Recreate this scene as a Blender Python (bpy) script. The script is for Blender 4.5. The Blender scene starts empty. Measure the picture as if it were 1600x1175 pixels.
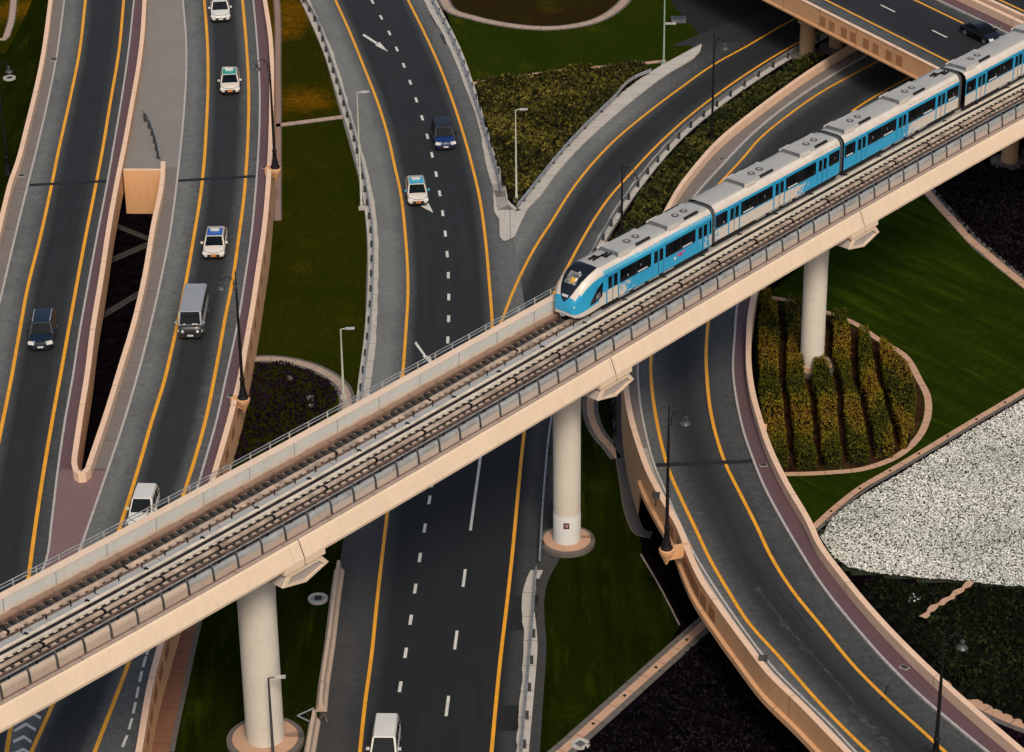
import bpy, bmesh, math, random
import numpy as np
from mathutils import Vector, Matrix
random.seed(7); rng = np.random.default_rng(7)
SC = bpy.context.scene; COL = SC.collection
R_ = math.radians
# ---------------------------------------------------------------- camera
CAM_H, FPX, PITCH, ROLL = 105.0, 4350.0, R_(28.2), R_(0.7)
CF = np.array([0, math.cos(PITCH), -math.sin(PITCH)]); _r0 = np.array([1.0, 0, 0]); _u0 = np.cross(_r0, CF)
CU = _u0*math.cos(ROLL) + _r0*math.sin(ROLL); CR = _r0*math.cos(ROLL) - _u0*math.sin(ROLL)
CC = np.array([0, 0, CAM_H])
cd = bpy.data.cameras.new('camera'); cam = bpy.data.objects.new('camera', cd); COL.objects.link(cam)
cam.matrix_world = Matrix(((CR[0], CU[0], -CF[0], 0), (CR[1], CU[1], -CF[1], 0), (CR[2], CU[2], -CF[2], CAM_H), (0, 0, 0, 1)))
cd.sensor_width = 36; cd.lens = FPX/1600*36; cd.clip_start = 1; cd.clip_end = 5000
SC.camera = cam
# ---------------------------------------------------------------- sky, sun, exposure
SUN_EL, SUN_AZ = 46, 168          # azimuth clockwise from +Y (the view direction): behind the camera, a little right
w = bpy.data.worlds.new('World'); SC.world = w; w.use_nodes = True
nt = w.node_tree; bg = nt.nodes['Background']; sky = nt.nodes.new('ShaderNodeTexSky')
sky.sky_type = 'NISHITA'; sky.sun_disc = False; sky.sun_elevation = R_(SUN_EL); sky.sun_rotation = R_(SUN_AZ)
sky.air_density = 1.0; sky.dust_density = 4.0; sky.ozone_density = 0.3
nt.links.new(sky.outputs[0], bg.inputs[0]); bg.inputs[1].default_value = 0.082
ld = bpy.data.lights.new('sun', 'SUN'); ld.energy = 1.5; ld.angle = R_(15); ld.color = (1, .86, .70)
sun = bpy.data.objects.new('sun', ld); COL.objects.link(sun)
_d = Vector((math.sin(R_(SUN_AZ))*math.cos(R_(SUN_EL)), math.cos(R_(SUN_AZ))*math.cos(R_(SUN_EL)), math.sin(R_(SUN_EL))))
sun.rotation_euler = _d.to_track_quat('Z', 'Y').to_euler(); sun.location = (0, 0, 200)
SC.view_settings.view_transform = 'Standard'; SC.view_settings.look = 'None'
SC.view_settings.exposure = 0.5; SC.view_settings.gamma = 1.0
# ---------------------------------------------------------------- surveying: where a sight line meets a level
def P(x, y, z=0.0):
    d = CF + CR*(x-800)/FPX + CU*(587.5-y)/FPX
    return CC + d*((z-CAM_H)/d[2])
def curve(pts, ext=True):
    pts = sorted(pts, key=lambda p: p[0]); q_ = [pts[0]]
    for p in pts[1:]:
        if p[0]-q_[-1][0] < 13 and len(pts) > 6: q_[-1] = ((p[0]+q_[-1][0])/2, (p[1]+q_[-1][1])/2)
        else: q_.append(p)
    pts = q_; X = np.array([p[0] for p in pts], float); Y = np.array([p[1] for p in pts], float)
    m = np.gradient(Y, X)
    def f(t):
        if t <= X[0]: return float(Y[0]+(t-X[0])*m[0])
        if t >= X[-1]: return float(Y[-1]+(t-X[-1])*m[-1])
        i = int(np.searchsorted(X, t))-1; i = max(0, min(i, len(X)-2)); h = X[i+1]-X[i]; s = (t-X[i])/h
        return float((2*s**3-3*s**2+1)*Y[i]+(s**3-2*s**2+s)*h*m[i]+(-2*s**3+3*s**2)*Y[i+1]+(s**3-s**2)*h*m[i+1])
    return f
def cy(*pts): return curve([(p[1], p[0]) for p in pts])      # x as a function of y
def pathY(c, zf, y0, y1, step=12, dz=0, dx=0):
    n = max(2, int(abs(y1-y0)/step)+1)
    return [P(c(y), y, zf(y)+dz)+np.array([dx, 0, 0]) for y in np.linspace(y0, y1, n)]
def pathX(pts, z=0.0, step=10):
    """smooth path through traced points, arclength parametrised"""
    pts = [np.array(p, float) for p in pts]; t = [0]
    for a, b in zip(pts, pts[1:]): t.append(t[-1]+np.linalg.norm(b-a))
    fx = curve([(ti, p[0]) for ti, p in zip(t, pts)]); fy = curve([(ti, p[1]) for ti, p in zip(t, pts)])
    n = max(2, int(t[-1]/step)+1); zz = z if callable(z) else (lambda y: z)
    return [P(fx(s), fy(s), zz(fy(s))) for s in np.linspace(0, t[-1], n)]
# ---------------------------------------------------------------- materials
MATS = {}
def nodes(name):
    m = bpy.data.materials.new(name); m.use_nodes = True; t = m.node_tree; b = t.nodes['Principled BSDF']
    return m, t, b
def N(t, typ, **kw):
    n = t.nodes.new(typ)
    for k, v in kw.items():
        if k in n.inputs.keys(): n.inputs[k].default_value = v
        else: setattr(n, k, v)
    return n
def mixc(t, fac, a, b, mode='MIX'):
    n = t.nodes.new('ShaderNodeMix'); n.data_type = 'RGBA'; n.blend_type = mode
    for i, s in ((0, fac), (6, a), (7, b)):
        if hasattr(s, 'is_linked'): t.links.new(s, n.inputs[i])
        else: n.inputs[i].default_value = s if i == 0 else (*s, 1) if len(s) == 3 else s
    return n.outputs[2]
def ramp(t, src, lo, hi):
    n = t.nodes.new('ShaderNodeMapRange'); n.inputs[1].default_value = lo; n.inputs[2].default_value = hi
    t.links.new(src, n.inputs[0]); return n.outputs[0]
def noise(t, scale, detail=3, vec=None, rough=.6):
    n = N(t, 'ShaderNodeTexNoise'); n.inputs['Scale'].default_value = scale; n.inputs['Detail'].default_value = detail
    n.inputs['Roughness'].default_value = rough
    if vec is None:
        g = t.nodes.get('geo') or t.nodes.new('ShaderNodeNewGeometry'); g.name = 'geo'; vec = g.outputs['Position']
    t.links.new(vec, n.inputs['Vector']); return n.outputs[0]
def mul(t, a, k):
    n = t.nodes.new('ShaderNodeMath'); n.operation = 'MULTIPLY'; t.links.new(a, n.inputs[0])
    if hasattr(k, 'is_linked'): t.links.new(k, n.inputs[1])
    else: n.inputs[1].default_value = k
    return n.outputs[0]
def bump(t, b, src, strength=.3, dist=.05):
    n = t.nodes.new('ShaderNodeBump'); n.inputs['Strength'].default_value = strength; n.inputs['Distance'].default_value = dist
    t.links.new(src, n.inputs['Height']); t.links.new(n.outputs[0], b.inputs['Normal'])
def mat_plain(name, col, rough=.6, metal=0.0, var=.15, scale=3.0, spec=.5, coat=0):
    if name in MATS: return MATS[name]
    m, t, b = nodes(name); c2 = tuple(max(0, c*(1-2*var)) for c in col); c1 = tuple(min(1, c*(1+var)) for c in col)
    t.links.new(mixc(t, ramp(t, noise(t, scale), .3, .7), c2, c1), b.inputs['Base Color'])
    b.inputs['Roughness'].default_value = rough; b.inputs['Metallic'].default_value = metal
    b.inputs['Specular IOR Level'].default_value = spec; b.inputs['Coat Weight'].default_value = coat
    MATS[name] = m; return m
def mat_conc(name, col, joint=0, stain=.35, rough=.85, jdark=.45):
    """cast concrete: mottling, streaks, and joints every `joint` metres along the piece"""
    if name in MATS: return MATS[name]
    m, t, b = nodes(name)
    dark = tuple(c*(1-stain) for c in col); lite = tuple(min(1, c*1.10) for c in col)
    a = mixc(t, ramp(t, noise(t, .35, 4), .3, .7), col, lite)
    a = mixc(t, mul(t, ramp(t, noise(t, 1.7, 6, rough=.75), .52, .78), .75), a, dark)
    a = mixc(t, mul(t, ramp(t, noise(t, 14, 2), .45, .75), .35), a, dark)
    if joint:
        uv = t.nodes.new('ShaderNodeUVMap'); sx = t.nodes.new('ShaderNodeSeparateXYZ'); t.links.new(uv.outputs[0], sx.inputs[0])
        mo = t.nodes.new('ShaderNodeMath'); mo.operation = 'PINGPONG'; mo.inputs[1].default_value = joint/2; t.links.new(sx.outputs[0], mo.inputs[0])
        a = mixc(t, mul(t, ramp(t, mo.outputs[0], .06, .03), .85), a, tuple(c*jdark for c in col))
        # streaks running down from the top edge
        mp = t.nodes.new('ShaderNodeMapping'); mp.inputs['Scale'].default_value = (2.5, .25, 1); t.links.new(uv.outputs[0], mp.inputs[0])
        a = mixc(t, mul(t, ramp(t, noise(t, 1.0, 4, mp.outputs[0]), .5, .8), .5), a, dark)
    t.links.new(a, b.inputs['Base Color']); b.inputs['Roughness'].default_value = rough
    bump(t, b, noise(t, 20, 3), .15, .02); MATS[name] = m; return m
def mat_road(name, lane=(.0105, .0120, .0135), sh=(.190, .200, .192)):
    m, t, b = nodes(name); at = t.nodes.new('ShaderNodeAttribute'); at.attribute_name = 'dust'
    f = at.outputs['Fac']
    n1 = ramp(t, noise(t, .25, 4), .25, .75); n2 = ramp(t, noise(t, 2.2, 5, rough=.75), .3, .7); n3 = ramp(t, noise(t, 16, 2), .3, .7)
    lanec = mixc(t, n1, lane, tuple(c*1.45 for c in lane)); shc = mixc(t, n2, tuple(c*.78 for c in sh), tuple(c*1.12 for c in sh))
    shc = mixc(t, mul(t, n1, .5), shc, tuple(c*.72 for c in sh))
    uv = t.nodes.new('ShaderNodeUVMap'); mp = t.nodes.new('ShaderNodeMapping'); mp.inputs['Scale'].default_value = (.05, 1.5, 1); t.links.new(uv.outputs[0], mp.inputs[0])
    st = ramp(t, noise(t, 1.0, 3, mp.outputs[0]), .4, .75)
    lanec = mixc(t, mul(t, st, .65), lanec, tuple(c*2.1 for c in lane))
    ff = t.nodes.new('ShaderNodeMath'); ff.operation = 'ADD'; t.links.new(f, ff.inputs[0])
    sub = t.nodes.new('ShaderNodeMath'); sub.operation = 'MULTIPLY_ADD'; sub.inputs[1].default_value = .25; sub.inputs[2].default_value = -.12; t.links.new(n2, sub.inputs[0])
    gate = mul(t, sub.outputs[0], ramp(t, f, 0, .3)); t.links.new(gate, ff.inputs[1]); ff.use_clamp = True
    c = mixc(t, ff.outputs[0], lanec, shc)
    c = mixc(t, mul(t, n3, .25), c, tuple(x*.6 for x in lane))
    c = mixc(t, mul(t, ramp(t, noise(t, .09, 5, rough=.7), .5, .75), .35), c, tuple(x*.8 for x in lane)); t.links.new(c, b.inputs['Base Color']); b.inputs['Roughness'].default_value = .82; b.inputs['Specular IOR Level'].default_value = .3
    bump(t, b, noise(t, 30, 2), .2, .01); MATS[name] = m; return m
def mat_paint(name, col):
    m, t, b = nodes(name)
    c = mixc(t, ramp(t, noise(t, .8, 6, rough=.8), .42, .75), col, tuple(x*.72 for x in col))
    c = mixc(t, mul(t, ramp(t, noise(t, 5, 5, rough=.8), .52, .68), .7), c, tuple(x*.35 for x in col))
    t.links.new(c, b.inputs['Base Color']); b.inputs['Roughness'].default_value = .6; MATS[name] = m; return m
def mat_grass(name, a, bcol, patch, pamt=.5, mow=0.0, spots=()):
    m, t, b = nodes(name)
    c = mixc(t, ramp(t, noise(t, .12, 4), .3, .7), a, bcol)
    c = mixc(t, mul(t, ramp(t, noise(t, .3, 5, rough=.7), .55, .72), pamt), c, patch)
    for sx_, sy_, sr in spots:      # dry patches with ragged edges
        g = t.nodes['geo']; q = P(sx_, sy_); dn_ = t.nodes.new('ShaderNodeVectorMath'); dn_.operation = 'DISTANCE'; dn_.inputs[1].default_value = (q[0], q[1], .02); t.links.new(g.outputs['Position'], dn_.inputs[0])
        ad = t.nodes.new('ShaderNodeMath'); ad.operation = 'MULTIPLY_ADD'; ad.inputs[1].default_value = sr*2.6; t.links.new(noise(t, .7, 6, rough=.75), ad.inputs[0]); t.links.new(dn_.outputs['Value'], ad.inputs[2])
        c = mixc(t, mul(t, ramp(t, ad.outputs[0], sr*2.7, sr*1.2), .95), c, patch)
    c = mixc(t, ramp(t, noise(t, 2.2, 6, rough=.8), .3, .75), tuple(x*.5 for x in a), c)
    c = mixc(t, mul(t, ramp(t, noise(t, 9, 3), .4, .75), .55), c, tuple(x*.35 for x in a))
    if mow:
        g = t.nodes['geo']; vr = t.nodes.new('ShaderNodeVectorRotate'); vr.rotation_type = 'Z_AXIS'; vr.inputs['Angle'].default_value = R_(mow); t.links.new(g.outputs['Position'], vr.inputs['Vector'])
        mp = t.nodes.new('ShaderNodeMapping'); mp.inputs['Scale'].default_value = (.13, 1, 1); t.links.new(vr.outputs[0], mp.inputs[0])
        c = mixc(t, mul(t, ramp(t, noise(t, .75, 3, mp.outputs[0]), .42, .62), .75), c, tuple(x*.45 for x in a))
        c = mixc(t, mul(t, ramp(t, noise(t, .9, 3, mp.outputs[0]), .56, .74), .5), c, patch)
    t.links.new(c, b.inputs['Base Color']); b.inputs['Roughness'].default_value = 1; b.inputs['Specular IOR Level'].default_value = 0
    bump(t, b, noise(t, 6, 4), .7, .08); MATS[name] = m; return m
def mat_leaf(name):
    m, t, b = nodes(name); at = t.nodes.new('ShaderNodeAttribute'); at.attribute_name = 'tint'
    t.links.new(at.outputs['Color'], b.inputs['Base Color']); b.inputs['Roughness'].default_value = .7
    b.inputs['Specular IOR Level'].default_value = .06; MATS[name] = m; return m
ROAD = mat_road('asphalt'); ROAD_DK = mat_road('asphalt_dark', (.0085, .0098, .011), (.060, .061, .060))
YEL = mat_paint('yellow_paint', (.80, .36, .014)); WHT = mat_paint('white_paint', (.62, .62, .56))
BEIGE = mat_conc('beige_concrete', (.70, .485, .34), joint=12, stain=.2)
ORANGE = mat_conc('ochre_concrete', (.62, .34, .165), joint=6, stain=.25)
FASCIA = mat_conc('cream_girder_concrete', (.655, .515, .375), joint=30.2, stain=.13, jdark=.85)
PIERM = mat_conc('grey_cream_pier_concrete', (.60, .545, .465), stain=.20)
CAPIN = mat_conc('cap_recess_concrete', (.36, .31, .285), stain=.25)
KERB = mat_conc('pale_kerb', (.40, .38, .355), joint=1, stain=.3, jdark=.7)
WALK_G = mat_conc('grey_walk', (.165, .145, .13), joint=8, stain=.4)
WALK_P = mat_conc('plum_walk', (.105, .058, .066), stain=.4)
WALK_PLAZA = mat_conc('plaza_grey', (.20, .185, .165), stain=.3)
GOREM = mat_conc('mauve_paving', (.17, .105, .105), stain=.35)
VERGE = mat_conc('pale_verge_concrete', (.44, .415, .37), joint=3, stain=.4)
PATHM = mat_conc('tan_path', (.46, .285, .185), joint=2, stain=.35)
PATHB = mat_conc('path_edging', (.115, .10, .088), joint=1.2, stain=.5)
BROWN = mat_conc('brown_strip', (.19, .085, .045), joint=4, stain=.5)
PANEL = mat_conc('terracotta_panel', (.30, .125, .045), stain=.3)
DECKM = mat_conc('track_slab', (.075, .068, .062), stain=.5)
PANELB = mat_conc('bridge_panel', (.36, .165, .065), stain=.3)
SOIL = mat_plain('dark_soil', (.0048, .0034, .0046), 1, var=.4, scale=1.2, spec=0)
SOIL2 = mat_plain('mulch', (.040, .020, .010), 1, var=.35, scale=1.0, spec=0)
G_OLIVE = mat_grass('olive_lawn', (.024, .032, .002), (.038, .043, .0025), (.085, .066, .005), .5, spots=[(438, 270, 1.6), (430, 340, 1.2), (545, 500, .9), (470, 420, 1.0)])
G_WARM = mat_grass('patchy_lawn', (.026, .032, .002), (.042, .040, .0025), (.30, .13, .006), .25, spots=[(466, 156, 3.0), (455, 30, 3.2), (440, 52, 2.0), (452, 10, 2.6), (488, 160, 1.6), (10, 20, 2.5), (45, 10, 2.5)])
G_GREEN = mat_grass('green_lawn', (.020, .036, .0028), (.034, .052, .0036), (.075, .075, .006), .5, spots=[(715, 33, .8), (855, 48, .6), (930, 45, .9), (822, 103, 1.0), (750, 115, 1.2)])
G_DARK = mat_grass('dark_lawn', (.0125, .0200, .0016), (.0205, .0300, .0020), (.040, .050, .003), .4, mow=90, spots=[(300, 1060, 1.5), (310, 1110, 1.2), (930, 760, 1.0), (870, 1110, 1.6), (480, 1130, 1.0)])
G_DEEP = mat_grass('striped_lawn', (.021, .040, .003), (.031, .052, .0035), (.048, .076, .005), .4, mow=53)
G_BARE = mat_grass('bare_lawn', (.032, .018, .007), (.026, .027, .004), (.075, .07, .006), .5, spots=[(860, 15, 1.2), (855, 5, 1.2)])
LEAF = mat_leaf('leaf')
STEEL = mat_plain('galvanised_steel', (.42, .43, .42), .45, .6, .2)
DKMETAL = mat_plain('black_metal', (.007, .006, .007), .6, 0, .2, 3, .25)
PALEMETAL = mat_plain('pale_painted_metal', (.42, .44, .36), .5, .1, .1)
RUST = mat_plain('rusty_rail', (.17, .105, .075), .6, .3, .35, 2)
CREAM = mat_plain('cream_cover', (.62, .56, .46), .5, 0, .12, 1.0)
TROUGH = mat_plain('tan_trough', (.44, .34, .26), .7, 0, .25, 1.0)
SLABB = mat_conc('brown_slab', (.26, .165, .115), joint=2.6, stain=.35)
GREYP = mat_plain('grey_panel', (.33, .345, .345), .5, .1, .15, 1.0)
TANP = mat_conc('tan_fence_panel', (.42, .33, .26), stain=.45)
BLACK = mat_plain('black_rubber', (.008, .008, .009), .7, 0, .2)
GLASS = mat_plain('dark_glass', (.005, .008, .010), .2, 0, .2, 1, .12)
RIMM = mat_plain('alloy', (.35, .35, .36), .35, .7, .1)
LAMPW = mat_plain('lamp_glass', (.80, .80, .74), .2, 0, .05)
# ---------------------------------------------------------------- mesh helpers
class MB:
    def __init__(s): s.v = []; s.f = []; s.m = []; s.uv = []; s.mats = []
    def mi(s, m):
        if m not in s.mats: s.mats.append(m)
        return s.mats.index(m)
    def face(s, pts, m, uv=None):
        i = len(s.v); s.v += [tuple(map(float, p)) for p in pts]; s.f.append(list(range(i, i+len(pts)))); s.m.append(s.mi(m))
        s.uv.append(uv if uv else [(p[0], p[1]) for p in pts])
    def box(s, c, size, m, M=None):
        x, y, z = (q/2 for q in size); c = np.array(c, float)
        V = [np.array(p) for p in ((-x, -y, -z), (x, -y, -z), (x, y, -z), (-x, y, -z), (-x, -y, z), (x, -y, z), (x, y, z), (-x, y, z))]
        if M is not None: V = [M @ p for p in V]
        V = [p+c for p in V]
        for f in ((3, 2, 1, 0), (4, 5, 6, 7), (0, 1, 5, 4), (1, 2, 6, 5), (2, 3, 7, 6), (3, 0, 4, 7)): s.face([V[i] for i in f], m)
    def lathe(s, c, prof, m, n=16, axis='Z', cap=True):
        """prof: list of (radius, height)"""
        c = np.array(c, float); rings = []
        for r, h in prof:
            ring = []
            for k in range(n):
                a = 2*math.pi*k/n; p = np.array([r*math.cos(a), r*math.sin(a), h])
                if axis == 'Y': p = np.array([p[0], p[2], p[1]])
                if axis == 'X': p = np.array([p[2], p[0], p[1]])
                ring.append(c+p)
            rings.append(ring)
        for a, b in zip(rings, rings[1:]):
            for k in range(n): s.face([a[k], a[(k+1) % n], b[(k+1) % n], b[k]], m, [(k/n, 0), ((k+1)/n, 0), ((k+1)/n, 1), (k/n, 1)])
        if cap: s.face(rings[0][::-1], m); s.face(rings[-1], m)
    def tube(s, pts, r, m, n=8):
        pts = [np.array(p, float) for p in pts]; rings = []; L = 0
        for i, p in enumerate(pts):
            d = pts[min(i+1, len(pts)-1)]-pts[max(i-1, 0)]; d = d/np.linalg.norm(d)
            a = np.cross(d, [0, 0, 1.0]) if abs(d[2]) < .95 else np.cross(d, [1.0, 0, 0]); a /= np.linalg.norm(a); b = np.cross(d, a)
            rr = r[i] if isinstance(r, (list, tuple)) else r
            rings.append([p+rr*(math.cos(2*math.pi*k/n)*a+math.sin(2*math.pi*k/n)*b) for k in range(n)])
        for a, b in zip(rings, rings[1:]):
            for k in range(n): s.face([a[k], a[(k+1) % n], b[(k+1) % n], b[k]], m)
        s.face(rings[0][::-1], m); s.face(rings[-1], m)
    def sweep(s, path, sect, m, closed=True, caps=True):
        """sect: [(u, dz)] or callable(i, p) giving it; u is to the left of travel"""
        path = [np.array(p, float) for p in path]; rows = []; L = 0; Ls = []
        for i, p in enumerate(path):
            d = path[min(i+1, len(path)-1)]-path[max(i-1, 0)]; nn = np.array([-d[1], d[0], 0]); nn /= np.linalg.norm(nn)
            if i: L += np.linalg.norm((p-path[i-1])[:2])
            Ls.append(L); sc = sect(i, p) if callable(sect) else sect
            rows.append([p+nn*u+np.array([0, 0, z]) for u, z in sc])
        sc = sect(0, path[0]) if callable(sect) else sect
        per = [0]; k = len(sc)
        for j in range(k): a, b = sc[j], sc[(j+1) % k]; per.append(per[-1]+math.hypot(a[0]-b[0], a[1]-b[1]))
        ms = m if isinstance(m, list) else [m]*k
        for i in range(len(path)-1):
            for j in range(k if closed else k-1):
                q = (j+1) % k
                s.face([rows[i][j], rows[i+1][j], rows[i+1][q], rows[i][q]], ms[j], [(Ls[i], per[j]), (Ls[i+1], per[j]), (Ls[i+1], per[j+1]), (Ls[i], per[j+1])])
        if closed and caps: s.face(rows[0], ms[0]); s.face(rows[-1][::-1], ms[0])
    def build(s, name, parent=None, smooth=None, base=None, recalc=True):
        me = bpy.data.meshes.new(name)
        if base is None: base = np.array(parent['_base']) if parent is not None and '_base' in parent else np.zeros(3)
        V = np.array(s.v)-np.array(base); me.from_pydata(V.tolist(), [], s.f)
        for m in s.mats: me.materials.append(m)
        me.polygons.foreach_set('material_index', s.m)
        uvl = me.uv_layers.new(name='UVMap'); uvl.data.foreach_set('uv', np.array([c for f in s.uv for c in f], 'f').ravel())
        bm = bmesh.new(); bm.from_mesh(me); bmesh.ops.remove_doubles(bm, verts=bm.verts, dist=1e-4)
        if recalc: bmesh.ops.recalc_face_normals(bm, faces=bm.faces)
        bm.to_mesh(me); bm.free()
        if smooth:
            me.polygons.foreach_set('use_smooth', [True]*len(me.polygons)); me.set_sharp_from_angle(angle=R_(smooth))
        o = bpy.data.objects.new(name, me); COL.objects.link(o)
        if parent is not None: o.parent = parent
        else: o.location = base
        return o
def tag(o, label=None, cat=None, group=None, kind=None):
    for k, v in (('label', label), ('category', cat), ('group', group), ('kind', kind)):
        if v: o[k] = v
    return o
def thing(name, label, cat, base=(0, 0, 0), group=None, rz=0):
    o = bpy.data.objects.new(name, None); o.empty_display_size = .5; COL.objects.link(o)
    o.location = tuple(map(float, base)); o.rotation_euler = (0, 0, rz); o['_base'] = [0.0, 0, 0] if rz else [float(b) for b in base]
    return tag(o, label, cat, group)
def local_thing(name, label, cat, base=(0, 0, 0), group=None, rz=0):
    o = thing(name, label, cat, base, group, rz); o['_base'] = [0.0, 0, 0]; return o
def dup(o, parent=None):
    c = o.copy(); COL.objects.link(c)
    if parent is not None: c.parent = parent
    for ch in list(o.children): dup(ch, c)
    return c
def struct(name, mb, **kw):
    V = np.array(mb.v); b = V.mean(0); b[2] = V[:, 2].min(); return tag(mb.build(name, base=b, **kw), kind='structure')
def solo(name, mb, label, cat, group=None, kind=None, **kw):
    V = np.array(mb.v); b = V.mean(0); b[2] = V[:, 2].min(); return tag(mb.build(name, base=b, **kw), label, cat, group, kind)
def arcs(path):
    L = [0]
    for a, b in zip(path, path[1:]): L.append(L[-1]+np.linalg.norm(np.array(b)-np.array(a)))
    return np.array(L)
def along(path, s):
    L = arcs(path); i = int(np.clip(np.searchsorted(L, s)-1, 0, len(path)-2)); t = (s-L[i])/(L[i+1]-L[i])
    a, b = np.array(path[i]), np.array(path[i+1]); d = (b-a)/np.linalg.norm(b-a); return a+(b-a)*t, d, np.array([-d[1], d[0], 0])/math.hypot(d[0], d[1])
def poly_sheet(mb, pts, m, grid=0):
    from mathutils.geometry import tessellate_polygon
    V = [Vector(p) for p in pts]
    for t in tessellate_polygon([V]): mb.face([pts[i] for i in t][::1], m)
def inpoly(px, py, poly):
    ins = np.zeros(len(px), bool); j = len(poly)-1
    for i in range(len(poly)):
        xi, yi = poly[i][:2]; xj, yj = poly[j][:2]
        c = ((yi > py) != (yj > py)) & (px < (xj-xi)*(py-yi)/(yj-yi+1e-12)+xi); ins ^= c; j = i
    return ins
# ================================================================= levels
zL = lambda y: float(np.interp(y, [-100, 250, 720, 1200], [3.4, 3.4, 2.3, 2.1]))      # the two ramps on the left
zR = lambda y: float(np.interp(y, [-100, 90, 300, 480, 600, 800, 1250], [.3, .4, 1.5, 3.0, 3.9, 4.7, 5.1]))  # the curved ramp
zT = lambda y: float(np.interp(y, [200, 262, 300, 1300], [0, 0, 1.6, 1.6]))       # the raised garden
z0 = lambda y: 0.04
# ================================================================= ground
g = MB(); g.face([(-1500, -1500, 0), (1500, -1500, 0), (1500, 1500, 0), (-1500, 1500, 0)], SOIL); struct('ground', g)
def lawn(pts, m, z=.012, zf=None, name='lawn'):
    b = MB(); poly_sheet(b, [P(x, y, (zf(y) if zf else 0)+z) for x, y in pts], m); return struct(name, b, recalc=False)
lawn([(405, 150), (560, 150), (600, 320), (600, 660), (340, 740), (330, 560)], G_OLIVE)
lawn([(405, -40), (500, -40), (568, 180), (405, 198)], G_WARM, .016)
lawn([(-60, -40), (110, -40), (60, 280), (-60, 420)], G_DARK)
lawn([(-60, -40), (66, -40), (42, 20), (8, 85), (-60, 60)], G_WARM, .016)
lawn([(670, -60), (1010, -60), (1055, 12), (1090, 50), (1097, 84), (1040, 110), (800, 128), (740, 140)], G_GREEN)
lawn([(690, -50), (985, -50), (978, 5), (960, 18), (900, 42), (860, 46), (780, 38), (735, 26), (700, 10)], G_BARE, .017)
lawn([(835, 600), (975, 600), (990, 700), (1003, 866), (1062, 978), (1010, 1062), (880, 1180), (840, 1230), (780, 1230)], G_DARK)
lawn([(255, 960), (560, 800), (560, 860), (520, 1000), (490, 1240), (215, 1240)], G_DARK)
# raised terrain on the right, one gently falling sheet under the garden
tb = MB(); ledge = cy((1460, 268), (1350, 330), (1240, 400), (1140, 480), (1120, 560), (1150, 700), (1190, 800), (1260, 900), (1360, 1030), (1500, 1180), (1560, 1240))
ys = list(range(263, 352, 7))+list(range(360, 1260, 40))
for a, b_ in zip(ys, ys[1:]):
    tb.face([P(ledge(a), a, zT(a)), P(ledge(b_), b_, zT(b_)), P(2100, b_, zT(b_)), P(2100, a, zT(a))], SOIL)
struct('terrain', tb)
lawn([(1175, 480), (1260, 410), (1440, 300), (1520, 388), (1600, 452), (1640, 490), (1640, 590), (1460, 690), (1270, 820), (1225, 745), (1190, 690)], G_DEEP, .012, zT)
# ================================================================= roads
def row_surface(name, cols, zf, y0, y1, m, step=10, dz=0, fade=None):
    """cols: [(curve, dx metres, dust)] left to right"""
    b = MB(); ys = np.linspace(y0, y1, max(2, int((y1-y0)/step)+1)); cs = []
    fd = (lambda y: float(np.clip((y-fade[0])/(fade[1]-fade[0]), fade[2], 1))) if fade else (lambda y: 1.0)
    rows = [[P(c(y), y, zf(y)+dz)+np.array([dx, 0, 0]) for c, dx, _ in cols] for y in ys]
    L = arcs([r[len(cols)//2] for r in rows])
    for i in range(len(ys)-1):
        for j in range(len(cols)-1):
            v0 = rows[i][j][0]-rows[i][0][0]; v1 = rows[i][j+1][0]-rows[i][0][0]
            b.face([rows[i][j], rows[i+1][j], rows[i+1][j+1], rows[i][j+1]], m, [(L[i], v0), (L[i+1], v0), (L[i+1], v1), (L[i], v1)]); f0, f1 = fd(ys[i]), fd(ys[i+1]); cs += [cols[j][2]*f0, cols[j][2]*f1, cols[j+1][2]*f1, cols[j+1][2]*f0]
    V = np.array(b.v); base = V.mean(0); base[2] = V[:, 2].min()
    me = bpy.data.meshes.new(name); me.from_pydata((V-base).tolist(), [], b.f); me.materials.append(m)
    u = me.uv_layers.new(name='UVMap'); u.data.foreach_set('uv', np.array([c for f in b.uv for c in f], 'f').ravel())
    at = me.attributes.new('dust', 'FLOAT', 'POINT'); at.data.foreach_set('value', np.array(cs, 'f'))
    o = bpy.data.objects.new(name, me); o.location = base; COL.objects.link(o); o['_base'] = [float(q) for q in base]
    return tag(o, kind='structure')
def line(parent, name, path, wd, m, dz=.008):
    b = MB(); b.sweep([p+np.array([0, 0, dz]) for p in path], [(-wd/2, 0), (wd/2, 0)], m, closed=False); return b.build(name, parent)
def dashes(parent, name, c, zf, ys, half, wd, m, dz=.008):
    b = MB()
    for y in ys:
        p = P(c(y), y, zf(y)+dz); q = P(c(y+4), y+4, zf(y+4)+dz); d = (q-p)/np.linalg.norm(q-p)
        b.sweep([p-d*half, p+d*half], [(-wd/2, 0), (wd/2, 0)], m, closed=False)
    return b.build(name, parent)
def flatpoly(parent, name, polys, zf, m, dz=.008):
    b = MB()
    for pl in polys: poly_sheet(b, [P(x, y, zf(y)+dz) for x, y in pl], m)
    return b.build(name, parent, recalc=False)
YW = .245
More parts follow.
